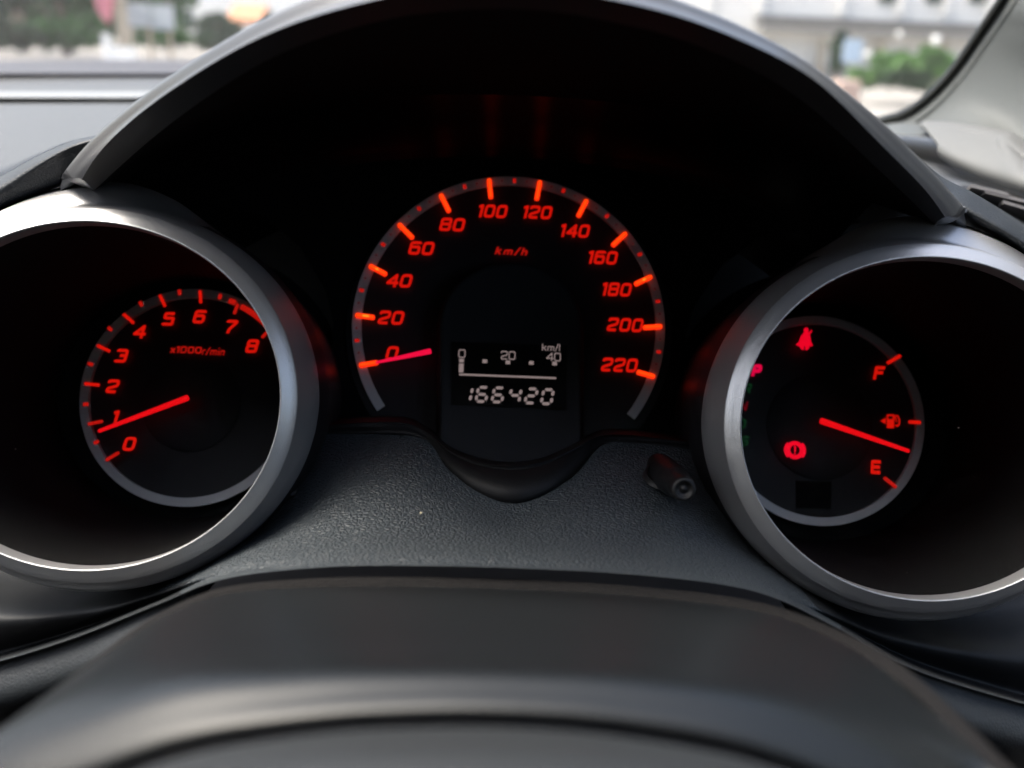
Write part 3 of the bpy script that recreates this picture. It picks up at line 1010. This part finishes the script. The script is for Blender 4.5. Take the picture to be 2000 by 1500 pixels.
V, F = ico(P(822, 1002, .3045), .00042, 1, jit=.5)
o = mobj('crumb', V, F, mat('crumb_pale', (.6, .5, .33), .8))
props(o, 'tiny pale crumb lying on the dark grained panel', 'crumb')

# clear pane over the speedometer
wr = [(x, y - 2, .398 if i % 1 == 0 else 0) for i, (x, y) in enumerate(contour)]
V, F = surf([[P(x, y, .3995) for x, y in [(330, 500)] + Rx[1:-1] + [(1600, 540)]], [P(x, 640, .392) for x in (440, 560, 700, 850, 1000, 1150, 1300, 1400, 1500)], [P(x, y - 4, .372) for x, y in contour]], 40, 6)
o = mobj('speedometer_cover', V, F, MAT['lens'])
props(o, 'clear curved cover in front of the large speedometer', 'clear cover')

# ------------------------------------------------------------------ trip knob
kb = P(1296, 922, .330); kt = P(1336, 956, .291)
kn = thing('trip_reset_button', kb, 'small black trip reset knob sticking out of the panel beside the right barrel', 'knob')
ax = (kt - kb).normalized()
prof = [(-.010, .0050), (0.0, .0050), (.018, .0048), (.024, .0046), (.0265, .0041), (.0275, .0036), (.034, .0037), (.0385, .0037), (.0405, .0034), (.0412, .0028), (.0408, .0021), (.0398, .0019), (.0398, .0008), (.0402, .0006), (.0402, .00001)]
V = []
a_ = ax.cross(Vector((0, 0, 1))).normalized(); b_ = ax.cross(a_)
for d, r in prof:
    for j in range(40):
        t = 2 * math.pi * j / 40
        V.append(kb + ax * d * ((kt - kb).length / .0405) + (a_ * math.cos(t) + b_ * math.sin(t)) * r)
mobj('knob_body', V, grid_faces(len(prof), 40, True), MAT['knob'], kn)
V = []
nrm = Vector((0.0, -.45, .9)).normalized()
u_ = nrm.cross(Vector((1, 0, 0))).normalized(); w_ = nrm.cross(u_)
for r, h in ((.0056, .0004), (.0060, .0010), (.0066, .0010), (.0072, -.0005)):
    for j in range(48):
        t = 2 * math.pi * j / 48
        V.append(P(1300, 930, .326) + (u_ * math.cos(t) * 1.15 + w_ * math.sin(t)) * r + nrm * h)
mobj('knob_collar', V, grid_faces(4, 48, True), MAT['lip'], kn)

V, F = [], []
rnd = random.Random(5)
for i in range(90):
    w = rnd.random()
    if w < .4: c = P(rnd.uniform(20, 470), 1060 - rnd.random() ** 2 * 420, .3062)
    elif w < .8: c = P(rnd.uniform(1560, 1980), 1120 - rnd.random() ** 2 * 450, .3062)
    else:
        q = contour[rnd.randrange(3, 12)]; c = P(q[0] + rnd.uniform(-30, 30), q[1] + rnd.uniform(-10, 22), .332)
    a, b = ico(c, .00003 + .00006 * rnd.random() ** 3, 1, jit=.6)
    o_ = len(V); V += a; F += [tuple(j + o_ for j in f_) for f_ in b]
o = mobj('dust_specks', V, F, mat('dust_pale', (.5, .48, .44), .9))
props(o, 'scattered pale dust specks on the clear gauge covers', 'dust', kind='stuff')

# ------------------------------------------------------------------ steering column cover
K1 = [(-60, 1500), (130, 1345), (230, 1265), (330, 1200), (450, 1160), (620, 1148), (800, 1147), (1000, 1152), (1200, 1162), (1400, 1182), (1520, 1205), (1620, 1245), (1700, 1290), (1800, 1370), (1960, 1535)]
K2 = [(-170, 1560), (30, 1405), (130, 1330), (270, 1250), (430, 1205), (610, 1190), (800, 1188), (1000, 1192), (1200, 1203), (1410, 1228), (1560, 1262), (1680, 1310), (1790, 1370), (1890, 1450), (2060, 1630)]
K3 = [(-260, 1640), (-80, 1480), (40, 1400), (200, 1320), (400, 1270), (600, 1252), (800, 1248), (1000, 1250), (1200, 1262), (1420, 1290), (1590, 1335), (1730, 1390), (1870, 1460), (1980, 1540), (2150, 1720)]
K4 = [(-400, 1720), (-220, 1560), (-60, 1470), (120, 1400), (350, 1330), (590, 1305), (800, 1298), (1000, 1300), (1210, 1312), (1430, 1345), (1620, 1400), (1790, 1470), (1950, 1560), (2100, 1670), (2300, 1850)]
K5 = [(-440, 1820), (-260, 1660), (-80, 1560), (100, 1480), (340, 1400), (590, 1365), (800, 1352), (1000, 1352), (1210, 1367), (1440, 1405), (1640, 1470), (1830, 1550), (2000, 1640), (2160, 1760), (2360, 1940)]
K6 = [(-440, 1920), (-260, 1760), (-60, 1640), (130, 1540), (350, 1452), (600, 1408), (800, 1394), (1000, 1394), (1210, 1411), (1440, 1452), (1640, 1522), (1820, 1610), (1980, 1700), (2160, 1820), (2360, 2000)]
def row(Kp, d, ex=0.0, dy=0): return [(x, y + dy, d + ex * abs((i - 7) / 7) ** 2) for i, (x, y) in enumerate(Kp)]
colm = thing('steering_column_cover', P(1000, 1250, .2), 'smooth dark plastic steering column cover across the bottom of the photo', 'column cover')
V, F = surf(px_rows([row(K1, .268, -.11, 6), row(K1, .262, -.11), row(K2, .212, -.06), row(K3, .172, -.03), row(K4, .150), row(K5, .1435), row(K6, .1408), row(K6, .145, 0, 8), row(K6, .156, 0, 14)]), 100, 6, bycol=True)
mobj('shell', V, F, MAT['column'], colm)
K0 = [(-90, 1500), (100, 1352), (200, 1275), (300, 1205), (430, 1150), (610, 1131), (800, 1128), (1000, 1132), (1200, 1143), (1400, 1163), (1530, 1190), (1640, 1234), (1730, 1280), (1830, 1358), (1985, 1510)]
V, F = surf(px_rows([row(K0, .285, -.11, 14), row(K0, .270, -.11, 2), row(K0, .267, -.11), row(K1, .2635, -.11, -1), row(K1, .264, -.11, 6)]), 100, 3, bycol=True)
mobj('edge_strip', V, F, MAT['strip'], colm)
V, F = surf(px_rows([row(K0, .285, -.11, 14), row(K0, .31, -.08, 16), row(K0, .33, -.06, 18), row(K0, .345, -.05, 22)]), 60, 3, bycol=True)
mobj('gap_dark_sheet', V, F, MAT['black'], colm)  # black sheet added to keep the shaded gap behind the cover dark

# ------------------------------------------------------------------ steering wheel hub at the very bottom
whl = thing('steering_wheel', P(1000, 1500, .13), 'blurred dark top of the steering wheel hub at the bottom edge of the photo', 'steering wheel')
W0 = [(x, y + 26) for x, y in K6]
V, F = surf(px_rows([row(W0, .150, 0, 4), row(W0, .140, 0, 2), row(W0, .134, 0, 14), row(W0, .125, 0, 50), row(W0, .118, 0, 110), row(W0, .110, 0, 190)]), 100, 6, bycol=True)
mobj('hub_cover', V, F, MAT['wheel'], whl)

# ------------------------------------------------------------------ left dashboard
dash = thing('dashboard', PH(100, 250, .056), 'grey dashboard top with a pale ridge in front of the windscreen, left of the hood', 'dashboard')
hh = .058
rows = [[PH(-300, 420, hh), PH(-60, 372, hh), PH(0, 346, hh), PH(70, 308, hh), PH(140, 277, hh), PH(260, 262, hh), PH(400, 262, hh)],
        [PH(x, 250, hh) for x in (-300, -60, 20, 100, 200, 300, 420)], [PH(x, 215, hh) for x in (-300, -60, 40, 140, 220, 320, 520)],
        [PH(x, 193, hh) for x in (-300, -60, 60, 160, 240, 340, 560)]]
V, F = surf(rows, 60, 6, bycol=True)
mobj('top_pad', V, F, MAT['dash'], dash, solid=-.003)
xs = (-400, -60, 60, 160, 240, 340, 900)
V, F = surf([[PH(x, 195, hh - .0012) for x in xs], [PH(x, 190, hh - .0035) for x in xs], [PH(x, 182, hh - .0035) for x in xs], [PH(x, 179, hh + .001) for x in xs]], 36, 3)
mobj('ridge_strip', V, F, mat('ridge_pale_grey', (.17, .175, .175), .5), dash)
V, F = surf([[PH(x, 180, hh + .0005) for x in xs], [PH(x, 165, hh) for x in xs], [PH(x, 157, hh - .002) for x in xs], [PH(x, 151, hh - .003) for x in xs], [PH(x, 147, hh + .004) for x in xs]], 36, 3)
mobj('rear_pad', V, F, MAT['dash'], dash)
# left padded roll between dash top and barrel
rows = [[PH(-300, 424, hh), PH(-60, 376, hh), PH(0, 350, hh), PH(70, 312, hh), PH(145, 281, hh), PH(230, 270, hh)]]
rows = px_rows([[(-200, 395, .345), (-60, 368, .335), (0, 345, .330), (70, 307, .324), (140, 276, .320), (200, 262, .318)],
                [(-200, 415, .330), (-60, 382, .325), (0, 355, .321), (70, 318, .316), (140, 285, .313), (200, 268, .313)],
                [(-200, 430, .325), (-60, 398, .320), (0, 372, .317), (70, 335, .3155), (140, 302, .315), (200, 290, .315)],
                [(-200, 465, .328), (-60, 433, .325), (0, 406, .3235), (70, 376, .3225), (135, 351, .322), (210, 339, .322)],
                [(-200, 480, .345), (-60, 445, .345), (0, 415, .345), (70, 385, .345), (135, 360, .345), (210, 345, .345)]])
V, F = surf(rows, 50, 8, bycol=True)
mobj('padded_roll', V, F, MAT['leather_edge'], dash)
# right roll
rows = px_rows([[(1760, 275, .335), (1834, 341, .335), (1895, 373, .332), (1947, 404, .330), (2000, 438, .328), (2120, 520, .325)],
                [(1755, 282, .328), (1829, 348, .328), (1890, 380, .325), (1943, 411, .323), (1996, 446, .321), (2116, 528, .32)],
                [(1750, 310, .322), (1822, 376, .322), (1880, 405, .319), (1930, 433, .317), (1985, 466, .316), (2105, 545, .316)],
                [(1745, 352, .328), (1822, 404, .326), (1874, 421, .325), (1906, 439, .3245), (1955, 464, .3235), (2090, 560, .3235)],
                [(1740, 372, .345), (1815, 420, .345), (1865, 432, .345), (1900, 450, .345), (1945, 475, .345), (2080, 572, .345)]])
V, F = surf(rows, 50, 8, bycol=True)
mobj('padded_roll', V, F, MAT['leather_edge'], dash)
# right dash top (dark) reaching towards the pillar
MAT['dash_dark'] = mat('dash_vinyl_dark', (0.055, 0.058, 0.064), 0.45, noise=(600, 0.4, 0.0003))
rows = [[PH(1740, 246, .066), PH(1800, 250, .066), PH(1830, 272, .064), PH(1880, 310, .062), PH(1960, 350, .062), PH(2100, 392, .062)],
        [PH(1740, 285, .062), PH(1790, 300, .062), PH(1830, 318, .062), PH(1885, 340, .062), PH(1960, 368, .062), PH(2100, 405, .062)],
        [PH(1740, 300, .061), PH(1790, 315, .061), PH(1840, 335, .061), PH(1890, 355, .061), PH(1960, 380, .061), PH(2100, 420, .061)],
        [PH(1740, 350, .066), PH(1790, 360, .066), PH(1840, 370, .066), PH(1890, 378, .066), PH(1960, 400, .066), PH(2100, 440, .066)]]
V, F = surf(rows, 40, 6, bycol=True)
mobj('corner_pad', V, F, MAT['dash_dark'], dash)

# ------------------------------------------------------------------ side air vent
vent = thing('side_air_vent', P(1960, 400, .42), 'black side air vent with grey slats at the right edge of the photo', 'air vent')
rows = px_rows([[(1878, 362, .44), (1930, 366, .44), (1990, 384, .44), (2100, 420, .44)], [(1885, 372, .43), (1935, 392, .43), (1990, 420, .43), (2100, 480, .43)],
                [(1895, 385, .41), (1935, 408, .41), (1990, 440, .41), (2100, 500, .41)]])
V, F = surf(rows, 20, 4, bycol=True)
mobj('opening', V, F, MAT['vent'], vent)
for pa, pb in (((1888, 371), (1960, 388)), ((1915, 382), (2060, 418)), ((1950, 402), (2080, 440))):
    a, b = P(*pa, .424), P(*pb, .424)
    d = (b - a)
    V, F = obox((a + b) / 2, d / 2, Vector((0, .004, -.001)), Vector((0, .0002, .0007)))
    mobj('slat', V, F, MAT['ventslat'], vent, smooth=False)

# ------------------------------------------------------------------ corner trim, A-pillar, seal
rows = px_rows([[(1800, 243, .63), (1840, 244, .61), (1900, 251, .58), (1960, 261, .56), (1990, 276, .54), (2050, 320, .52)],
                [(1800, 250, .615), (1840, 252, .595), (1900, 259, .565), (1955, 268, .545), (1975, 283, .525), (2030, 330, .505)],
                [(1806, 254, .605), (1842, 258, .585), (1900, 266, .56), (1945, 276, .54), (1966, 292, .52), (2030, 345, .50)],
                [(1818, 268, .585), (1850, 275, .565), (1900, 290, .54), (1945, 305, .52), (1985, 322, .50), (2060, 360, .48)],
                [(1835, 290, .56), (1865, 306, .54), (1910, 325, .52), (1955, 340, .50), (2000, 354, .48), (2080, 380, .46)],
                [(1845, 305, .555), (1872, 322, .54), (1915, 342, .52), (1960, 358, .50), (2005, 372, .48), (2080, 398, .46)]])
rows = [[q * ((q.y - .045) / q.y) for q in r] for r in rows]
V, F = surf(rows, 50, 6, bycol=True)
o = mobj('corner_trim', V, F, MAT['corner'], solid=-.002)
props(o, 'pale grey corner trim at the foot of the pillar, above the side vent', 'trim panel')
sealc = [(1600, 262), (1680, 245), (1727, 231), (1755, 224), (1785, 208), (1825, 174), (1865, 128), (1900, 78), (1930, 34), (1958, -8), (2010, -90)]
def dsh(o_, dx): return o_
def dep(i, a=.70, b=.56): return a + (b - a) * i / 10
def offs(pts, d):
    out = []
    for i, p in enumerate(pts):
        a = Vector(pts[max(0, i - 1)]); b = Vector(pts[min(len(pts) - 1, i + 1)]); t = (b - a).normalized()
        out.append((p[0] - t.y * d, p[1] + t.x * d))
    return out
pil = thing('windscreen_pillar', P(1900, 200, .6), 'pale grey windscreen pillar trim with a black rubber seal, upper right', 'pillar trim')
s0 = offs(sealc, -6); s1 = offs(sealc, 4); s2 = offs(sealc, 13); s3 = offs(sealc, 26); s4 = offs(sealc, 34)
def rw(pts, dd): return [P(x, y, dep(i) + dd) for i, (x, y) in enumerate(pts)]
V, F = surf([rw(s0, .012), rw(s0, .0), rw(s1, -.004), rw(s2, .0), rw(s2, .01)], 80, 3)
mobj('rubber_seal', V, F, MAT['seal'], pil)
far_ = [(1640, 284), (1705, 268), (1755, 262), (1815, 266), (1880, 277), (1970, 298), (2060, 335), (2130, 240), (2140, 150), (2150, 60), (2190, -60)]
r_far = [P(x, y, .60 - .012 * i) for i, (x, y) in enumerate(far_)]
r3 = rw(s3, -.010); r4 = rw(s4, -.012)
r5 = [a.lerp(b, .5) + Vector((0, -.006, 0)) for a, b in zip(r4, r_far)]
r_b = [Vector((q.x * 1.35, q.y + .14, q.z * 1.35)) for q in r_far]
V, F = surf([rw(s2, .004), rw(s2, -.001), r3, r4, r5, r_far, r_b], 80, 4)
mobj('trim_face', V, F, MAT['pillar'], pil)

# ------------------------------------------------------------------ windscreen and cabin (world frame)
I4 = Matrix.Identity(4)


def wbox(name, x0, x1, y0, y1, z0, z1, mat_, parent=None, **kw):
    v, f = box(x0, x1, y0, y1, z0, z1)
    return mobj(name, v, f, mat_, parent, smooth=False, frame=I4, **kw)


V = [Vector((-1.35, 1.12, 1.06)), Vector((.64, 1.12, 1.06)), Vector((.62, -.17, 1.50)), Vector((-1.25, -.17, 1.50))]
V += [q + Vector((0, .003, .004)) for q in V]
F = [(0, 1, 2, 3), (7, 6, 5, 4), (0, 4, 5, 1), (1, 5, 6, 2), (2, 6, 7, 3), (3, 7, 4, 0)]
o = mobj('windscreen', V, F, MAT['glass'], frame=I4, smooth=False)
props(o, 'clear sloping windscreen beyond the dashboard', 'windscreen')
# cowl: dark strip at the windscreen base
rows = [[PH(x, 150, .060) for x in (-900, -60, 60, 200, 350, 700, 1000, 1300)], [PH(x, 146, .052) for x in (-900, -60, 60, 200, 350, 700, 1000, 1300)],
        [PH(x, 133, .0515) for x in (-900, -60, 60, 200, 350, 700, 1000, 1300)], [PH(x, 121, .052) for x in (-900, -60, 60, 200, 350, 700, 1000, 1300)], [PH(x, 117, .058) for x in (-900, -60, 60, 200, 350, 700, 1000, 1300)]]
V, F = surf(rows, 40, 3)
o = mobj('windscreen_cowl', V, F, MAT['frit'])
props(o, 'dark brown strip along the foot of the windscreen, behind the dashboard', 'windscreen cowl')

lining = mat('roof_lining', (.22, .22, .21), .9)
dark = mat('cabin_dark_cloth', (.035, .035, .038), .9)
door_m = mat('door_card', (.06, .06, .063), .7)


def st(o): props(o, kind='structure'); return o


st(wbox('cabin_ceiling', -1.3, .64, -2.3, -.15, 1.50, 1.53, lining))
st(wbox('cabin_floor', -1.3, .64, -2.3, 1.15, .25, .28, dark))
st(wbox('cabin_wall_left', -1.30, -1.26, -.6, 1.15, .28, 1.04, door_m))
st(wbox('cabin_wall_left', -1.30, -1.26, -2.3, -.6, .28, 1.50, door_m))  # unseen rear side window closed over to keep light out
st(wbox('cabin_wall_right', .60, .64, -.6, 1.15, .28, 1.04, door_m))
st(wbox('cabin_wall_right', .60, .64, -2.3, -.6, .28, 1.50, door_m))  # closed to roof height where a rear window would admit light
st(wbox('cabin_rear_closed', -1.26, .60, -2.3, -2.26, .28, 1.50, dark))  # rear window closed over to darken the unseen back of the cabin
st(wbox('cabin_wall_front', -1.26, .60, 1.14, 1.17, .28, 1.03, dark))
st(wbox('unseen_raised_seats', -1.2, .50, -.75, -.60, .4, 1.30, dark))  # unseen seat backs as one block, raised to hold back rear light
st(wbox('added_quarter_block', .60, .64, .12, 1.14, 1.04, 1.50, MAT['pillar']))  # unseen solid block added over the side window to cut light
st(wbox('dash_body_floor', -1.26, .60, .50, 1.14, .60, 1.0, dark))

# ------------------------------------------------------------------ outside
ground_m = mat('paving_pale', (.27, .255, .235), .9, noise=(1.5, .1, .01), var=.15)
V = []
nx = 24
for j in range(nx + 1):
    for i in range(nx + 1):
        V.append(Vector((-500 + 1000 * i / nx, -300 + 1300 * j / nx, 0)))
o = mobj('ground', V, grid_faces(nx + 1, nx + 1), ground_m, frame=I4, smooth=False)
props(o, kind='structure')

foliage = [mat('leaf_dark', (.014, .045, .011), .6, var=.5, noise=(3, .1, .01)), mat('leaf_mid', (.030, .095, .016), .6, var=.4, noise=(3, .1, .01)), mat('leaf_bright', (.085, .19, .04), .6, var=.3, noise=(3, .1, .01))]
bark = mat('bark', (.16, .13, .10), .9, noise=(8, .5, .02), var=.3)
bark2 = mat('bark_pale', (.30, .25, .21), .9, noise=(8, .5, .02), var=.3)


def leaves(c, rx, ry, rz, n, size, seed, shape=0):
    rnd = random.Random(seed)
    V, F = [], []
    clumps = [(Vector((rnd.gauss(0, .45), rnd.gauss(0, .45), rnd.gauss(0, .45))), .25 + rnd.random() * .35) for _ in range(18)]
    for _ in range(n):
        q, r = clumps[rnd.randrange(18)]
        d = Vector((rnd.gauss(0, 1), rnd.gauss(0, 1), rnd.gauss(0, 1))).normalized() * r * (rnd.random() ** .4)
        p = q + d
        if p.length > 1.05: p = p.normalized() * (.75 + .3 * rnd.random())
        p = Vector(c) + Vector((p.x * rx, p.y * ry, p.z * rz))
        a = Vector((rnd.gauss(0, 1), rnd.gauss(0, 1), rnd.gauss(0, 1))).normalized()
        b = a.cross(Vector((rnd.random(), rnd.random(), rnd.random() + .1))).normalized()
        s = size * (.6 + .8 * rnd.random())
        o_ = len(V)
        V += [p - a * s, p + b * s * .5, p + a * s, p - b * s * .5]
        F.append((o_, o_ + 1, o_ + 2, o_ + 3))
    return V, F


def tree(name, x, z_px_top, base_d, wpx, hcrown_top, hcrown_bot, mat_, label, cat='tree', n=1500, size=.16, seed=1, bk=None, group=None, trunk_w=.16):
    """x px of the trunk, crown from pixel rows top..bottom"""
    b = PWd(x, 100, base_d); b.z = 0
    topp = PWd(x, hcrown_top, base_d); bot = PWd(x, hcrown_bot, base_d)
    bz = max(.25, bot.z)
    rx = wpx / 2 * base_d / 2000 * 1.06
    t = thing(name, b, label, cat, group, frame=I4)
    c = Vector((b.x, b.y, (topp.z + bz) / 2)); rz = (topp.z - bz) / 2
    if bk:
        path = [b + Vector((0, 0, -.05)), b + Vector((.02, 0, bz * .5)), Vector((b.x - .04, b.y, bz)), Vector((b.x + .05, b.y, c.z)), Vector((b.x, b.y, c.z + rz * .6))]
        v, f = tube(path, [trunk_w, trunk_w * .85, trunk_w * .75, trunk_w * .5, trunk_w * .15], 9)
        V, F = list(v), list(f)
        rnd = random.Random(seed)
        for i in range(6):
            a = rnd.random() * 6.28; s = Vector((b.x, b.y, bz + rz * (.1 + .2 * i)))
            e = s + Vector((math.cos(a) * rx * .7, math.sin(a) * rx * .5, rz * .5))
            v, f = tube([s, (s + e) / 2 + Vector((0, 0, .05)), e], [trunk_w * .4, trunk_w * .28, trunk_w * .08], 6)
            o_ = len(V); V += v; F += [tuple(j + o_ for j in q) for q in f]
        mobj('trunk', V, F, bk, t)
    V, F = leaves(c, rx, max(rx * .7, .3), rz, n, size, seed)
    mobj('crown', V, F, mat_, t, smooth=False)
    return t


tree('broadleaf_tree', -40, 0, 27, 170, -260, 95, foliage[0], 'dark green tree at the far left edge beyond the windscreen', seed=3, bk=bark, n=3500)
tree('broadleaf_tree', 45, 0, 30, 130, -260, 40, foliage[0], 'dark tree with a grey trunk, second from the left edge', seed=4, bk=bark2, n=3000, trunk_w=.22)
tree('broadleaf_tree', 130, 0, 28, 170, -240, 100, foliage[1], 'tall green tree left of the pink cloth', seed=5, bk=bark, n=4500)
for x, d, w, t_, lb, sd_ in ((20, 24, 130, 40, 'low dark green bush at the far left above the cowl', 11), (120, 24.5, 150, 30, 'low green bush below the tall green tree', 12)):
    tree('bush', x, 0, d, w, t_, 112, foliage[1] if sd_ == 12 else foliage[0], lb, 'bush', n=2200, size=.12, seed=sd_)
for x, sd_, lb_ in ((-60, 41, 'far green tree at the left edge, behind the nearer dark trees'), (60, 42, 'far green tree between the two dark trees at the left'), (170, 43, 'far green tree behind the tall green tree'), (270, 44, 'far green tree behind the grey signboard posts')):
    tree('far_tree', x, 0, 40, 190, -160, 106, foliage[1], lb_, n=2600, size=.26, seed=sd_, bk=bark)
tree('round_tree', 425, 0, 30, 92, 28, 100, foliage[0], 'round dark green tree in front of the orange awning', n=2600, size=.12, seed=21, bk=bark, trunk_w=.08)
tree('bush', 310, 0, 31, 130, 62, 108, foliage[1], 'green bush behind the posts of the grey signboard', 'bush', n=1200, size=.13, seed=22)
tree('bush', 215, 0, 33, 60, -60, 100, foliage[1], 'narrow green tree behind the pink cloth', 'tree', n=1500, size=.14, seed=23)
tree('tall_tree', 330, 0, 36, 110, -140, 70, foliage[1], 'pale green tree behind the grey signboard', n=1200, size=.16, seed=24, bk=bark)
tree('slender_tree', 1640, 0, 25, 34, 62, 150, foliage[0], 'slim dark green tree beside the blue sign on the right', n=1500, size=.09, seed=31, bk=bark, trunk_w=.05)
tree('bush', 1790, 0, 22, 150, 92, 165, foliage[2], 'bright green bush in front of the pale building on the right', 'bush', n=3200, size=.1, seed=32)
tree('bush', 1710, 0, 21, 90, 128, 168, foliage[2], 'low green bush between the blue sign and the bright green bush', 'bush', n=1200, size=.09, seed=33)
tree('bush', 1790, 0, 20.5, 110, 140, 175, foliage[0], 'low dark bush at the foot of the bright green bush', 'bush', n=1200, size=.09, seed=34)


def pbox(name, px0, px1, py0, py1, d, depth, mat_, parent=None, ground=False, bevel=0):
    """box whose front face spans these pixels at distance d"""
    a = PWd(px0, (py0 + py1) / 2, d); b = PWd(px1, (py0 + py1) / 2, d)
    xm = (px0 + px1) / 2
    z1 = PWd(xm, py0, d).z; z0 = 0 if ground else PWd(xm, py1, d).z
    v, f = box(a.x, b.x, d, d + depth, z0, z1)
    return mobj(name, v, f, mat_, parent, smooth=False, frame=I4, bevel=bevel)


cream = mat('render_cream', (.72, .70, .66), .85, noise=(1.2, .1, .01), var=.05)
white = mat('render_white', (.72, .72, .71), .85, noise=(1.2, .1, .01), var=.04)
grey = mat('fascia_grey', (.30, .29, .275), .7, noise=(2, .1, .01), var=.1)
greyd = mat('fascia_dark', (.10, .098, .098), .7)
win = mat('window_dark', (.05, .07, .06), .2)
tan = mat('post_tan', (.40, .34, .26), .8)
# right building
bld = thing('pale_building', Vector((14, 31, 0)), 'long pale building with a grey fascia band, seen upper right through the windscreen', 'building', frame=I4)
v, f = box(3.5, 26, 31, 40, 0, 9.5)
mobj('wall', v, f, cream, bld, smooth=False)
for x in (1450, 1560, 1740, 1832, 1918, 2010):
    pbox('window', x - 16, x + 16, -95, 7 if x > 1600 else -30, 30.93, .3, win, bld)
for x in (1400, 1505, 1668, 1786, 1876, 1964):
    pbox('pilaster', x - 5, x + 5, -300, 30, 30.8, .3, cream, bld)
pbox('fascia', 1488, 2300, 56, 76, 30.3, .7, grey, bld)
pbox('fascia_edge', 1486, 2300, 47, 55.5, 30.1, .9, greyd, bld)
for x in (1500, 1606, 1720, 1840):
    pbox('column', x - 5, x + 5, 78, 150, 30.5, .3, tan, bld, ground=True)
pbox('plinth', 1480, 2300, 140, 165, 30.7, .4, mat('plinth_grey', (.33, .31, .28), .9), bld, ground=True)
# left / centre far building
b2 = thing('white_building', Vector((-6, 46, 0)), 'bright white building far behind the round tree and the orange awning', 'building', frame=I4)
v, f = box(-15.5, 2.5, 46, 54, 0, 12)
mobj('wall', v, f, white, b2, smooth=False)
for x in (300, 365, 520, 600):
    pbox('window', x - 12, x + 12, 20, 58, 45.93, .3, win, b2)
v, f = box(2.4, 3.6, 38, 60, 0, 12)
# orange awning
aw = thing('orange_awning', PWd(465, 100, 33), 'orange awning on thin posts behind the round dark green tree', 'awning', frame=I4)
orange = mat('awning_orange', (.42, .19, .10), .8)
a, b = PWd(432, 8, 33), PWd(502, 8, 33)
z0, z1 = PWd(465, 42, 33).z, PWd(465, 6, 33).z
V = [Vector((a.x, 33, z0)), Vector((b.x, 33, z0)), Vector((b.x, 34.6, z1)), Vector((a.x, 34.6, z1))]
V += [q + Vector((0, 0, -.05)) for q in V]
mobj('canopy', V, [(0, 1, 2, 3), (7, 6, 5, 4), (0, 4, 5, 1), (1, 5, 6, 2), (2, 6, 7, 3), (3, 7, 4, 0)], orange, aw, smooth=False)
pbox('valance', 432, 502, 38, 50, 32.95, .04, orange, aw)
for x in (436, 498): pbox('post', x - 1.5, x + 1.5, 48, 100, 33.1, .06, white, aw, ground=True)
# signboard
sg = thing('signboard', PWd(290, 100, 26), 'grey two-panel signboard on tan posts beside the pink cloth', 'signboard', frame=I4)
sgm = mat('sign_grey_blue', (.36, .39, .42), .6, var=.06)
pbox('panel', 243, 292, 6, 52, 26, .06, sgm, sg); pbox('panel', 296, 338, 10, 58, 26, .06, sgm, sg)
for x in (252, 292, 332): pbox('post', x - 3, x + 3, 52, 100, 26.08, .08, tan, sg, ground=True)
# pink cloth on a tan post
pk = thing('pink_flag', PWd(228, 100, 25), 'pink cloth flag hanging from a thick tan post left of the signboard', 'flag', frame=I4)
pbox('pole', 222, 240, -120, 100, 25, .2, tan, pk, ground=True)
pts0 = [PWd(x, y, 24.9) for x, y in ((182, -60), (186, -30), (184, 0), (192, 22), (206, 44))]
pts1 = [PWd(x, y, 24.95) for x, y in ((224, -60), (224, -30), (222, -4), (220, 20), (216, 46))]
V, F = surf([pts0, [a.lerp(b, .5) + Vector((0, .12, 0)) for a, b in zip(pts0, pts1)], pts1], 14, 4)
mobj('cloth', V, F, mat('cloth_pink', (.62, .24, .27), .9), pk, solid=.01)
# low white barrier
lb = thing('low_barrier', PWd(232, 108, 23), 'low white roadside barrier under the signboard', 'barrier', frame=I4)
pbox('post', 200, 212, 66, 112, 23, .12, white, lb, ground=True)
pbox('rail', 212, 262, 92, 114, 23.02, .1, white, lb, ground=True)
# blue sign
bs = thing('blue_sign', PWd(1665, 150, 23.5), 'pale blue sign board on a post beside the slim dark tree', 'sign', frame=I4)
pbox('board', 1648, 1684, 76, 122, 23.5, .05, mat('sign_pale_blue', (.40, .49, .60), .5, var=.15), bs)
pbox('post', 1664, 1668, 122, 160, 23.52, .05, tan, bs, ground=True)
# salmon planter
o = pbox('planter', 1640, 1682, 158, 190, 19, .5, mat('planter_salmon', (.42, .31, .26), .85), ground=True, bevel=.03)
props(o, 'low salmon coloured planter on the paving below the blue sign', 'planter')
# small white balls on poles standing in for glints by the building
gm = mat('glint_ball_white', (.6, .6, .58), .3)
for x, y, r, d, lb_ in ((1757, 68, .085, 27.5, 'small white ball for a glint at the fascia, left of the larger one'), (1828, 80, .13, 27.2, 'larger white ball for a glint at the fascia near the pillar'), (1695, 108, .10, 26.5, 'small white ball for a glint just right of the blue sign')):
    c = PWd(x, y, d)
    t = thing('glint_ball', Vector((c.x, c.y, 0)), lb_, 'glint', 'white balls for glints by the pale building', frame=I4)
    V, F = ico(c, r, 2); mobj('glint_sphere', V, F, gm, t)
    v, f = tube([Vector((c.x, c.y, 0)), Vector((c.x, c.y, c.z - r * .9))], [.02, .018], 8); mobj('pole', v, f, grey, t)
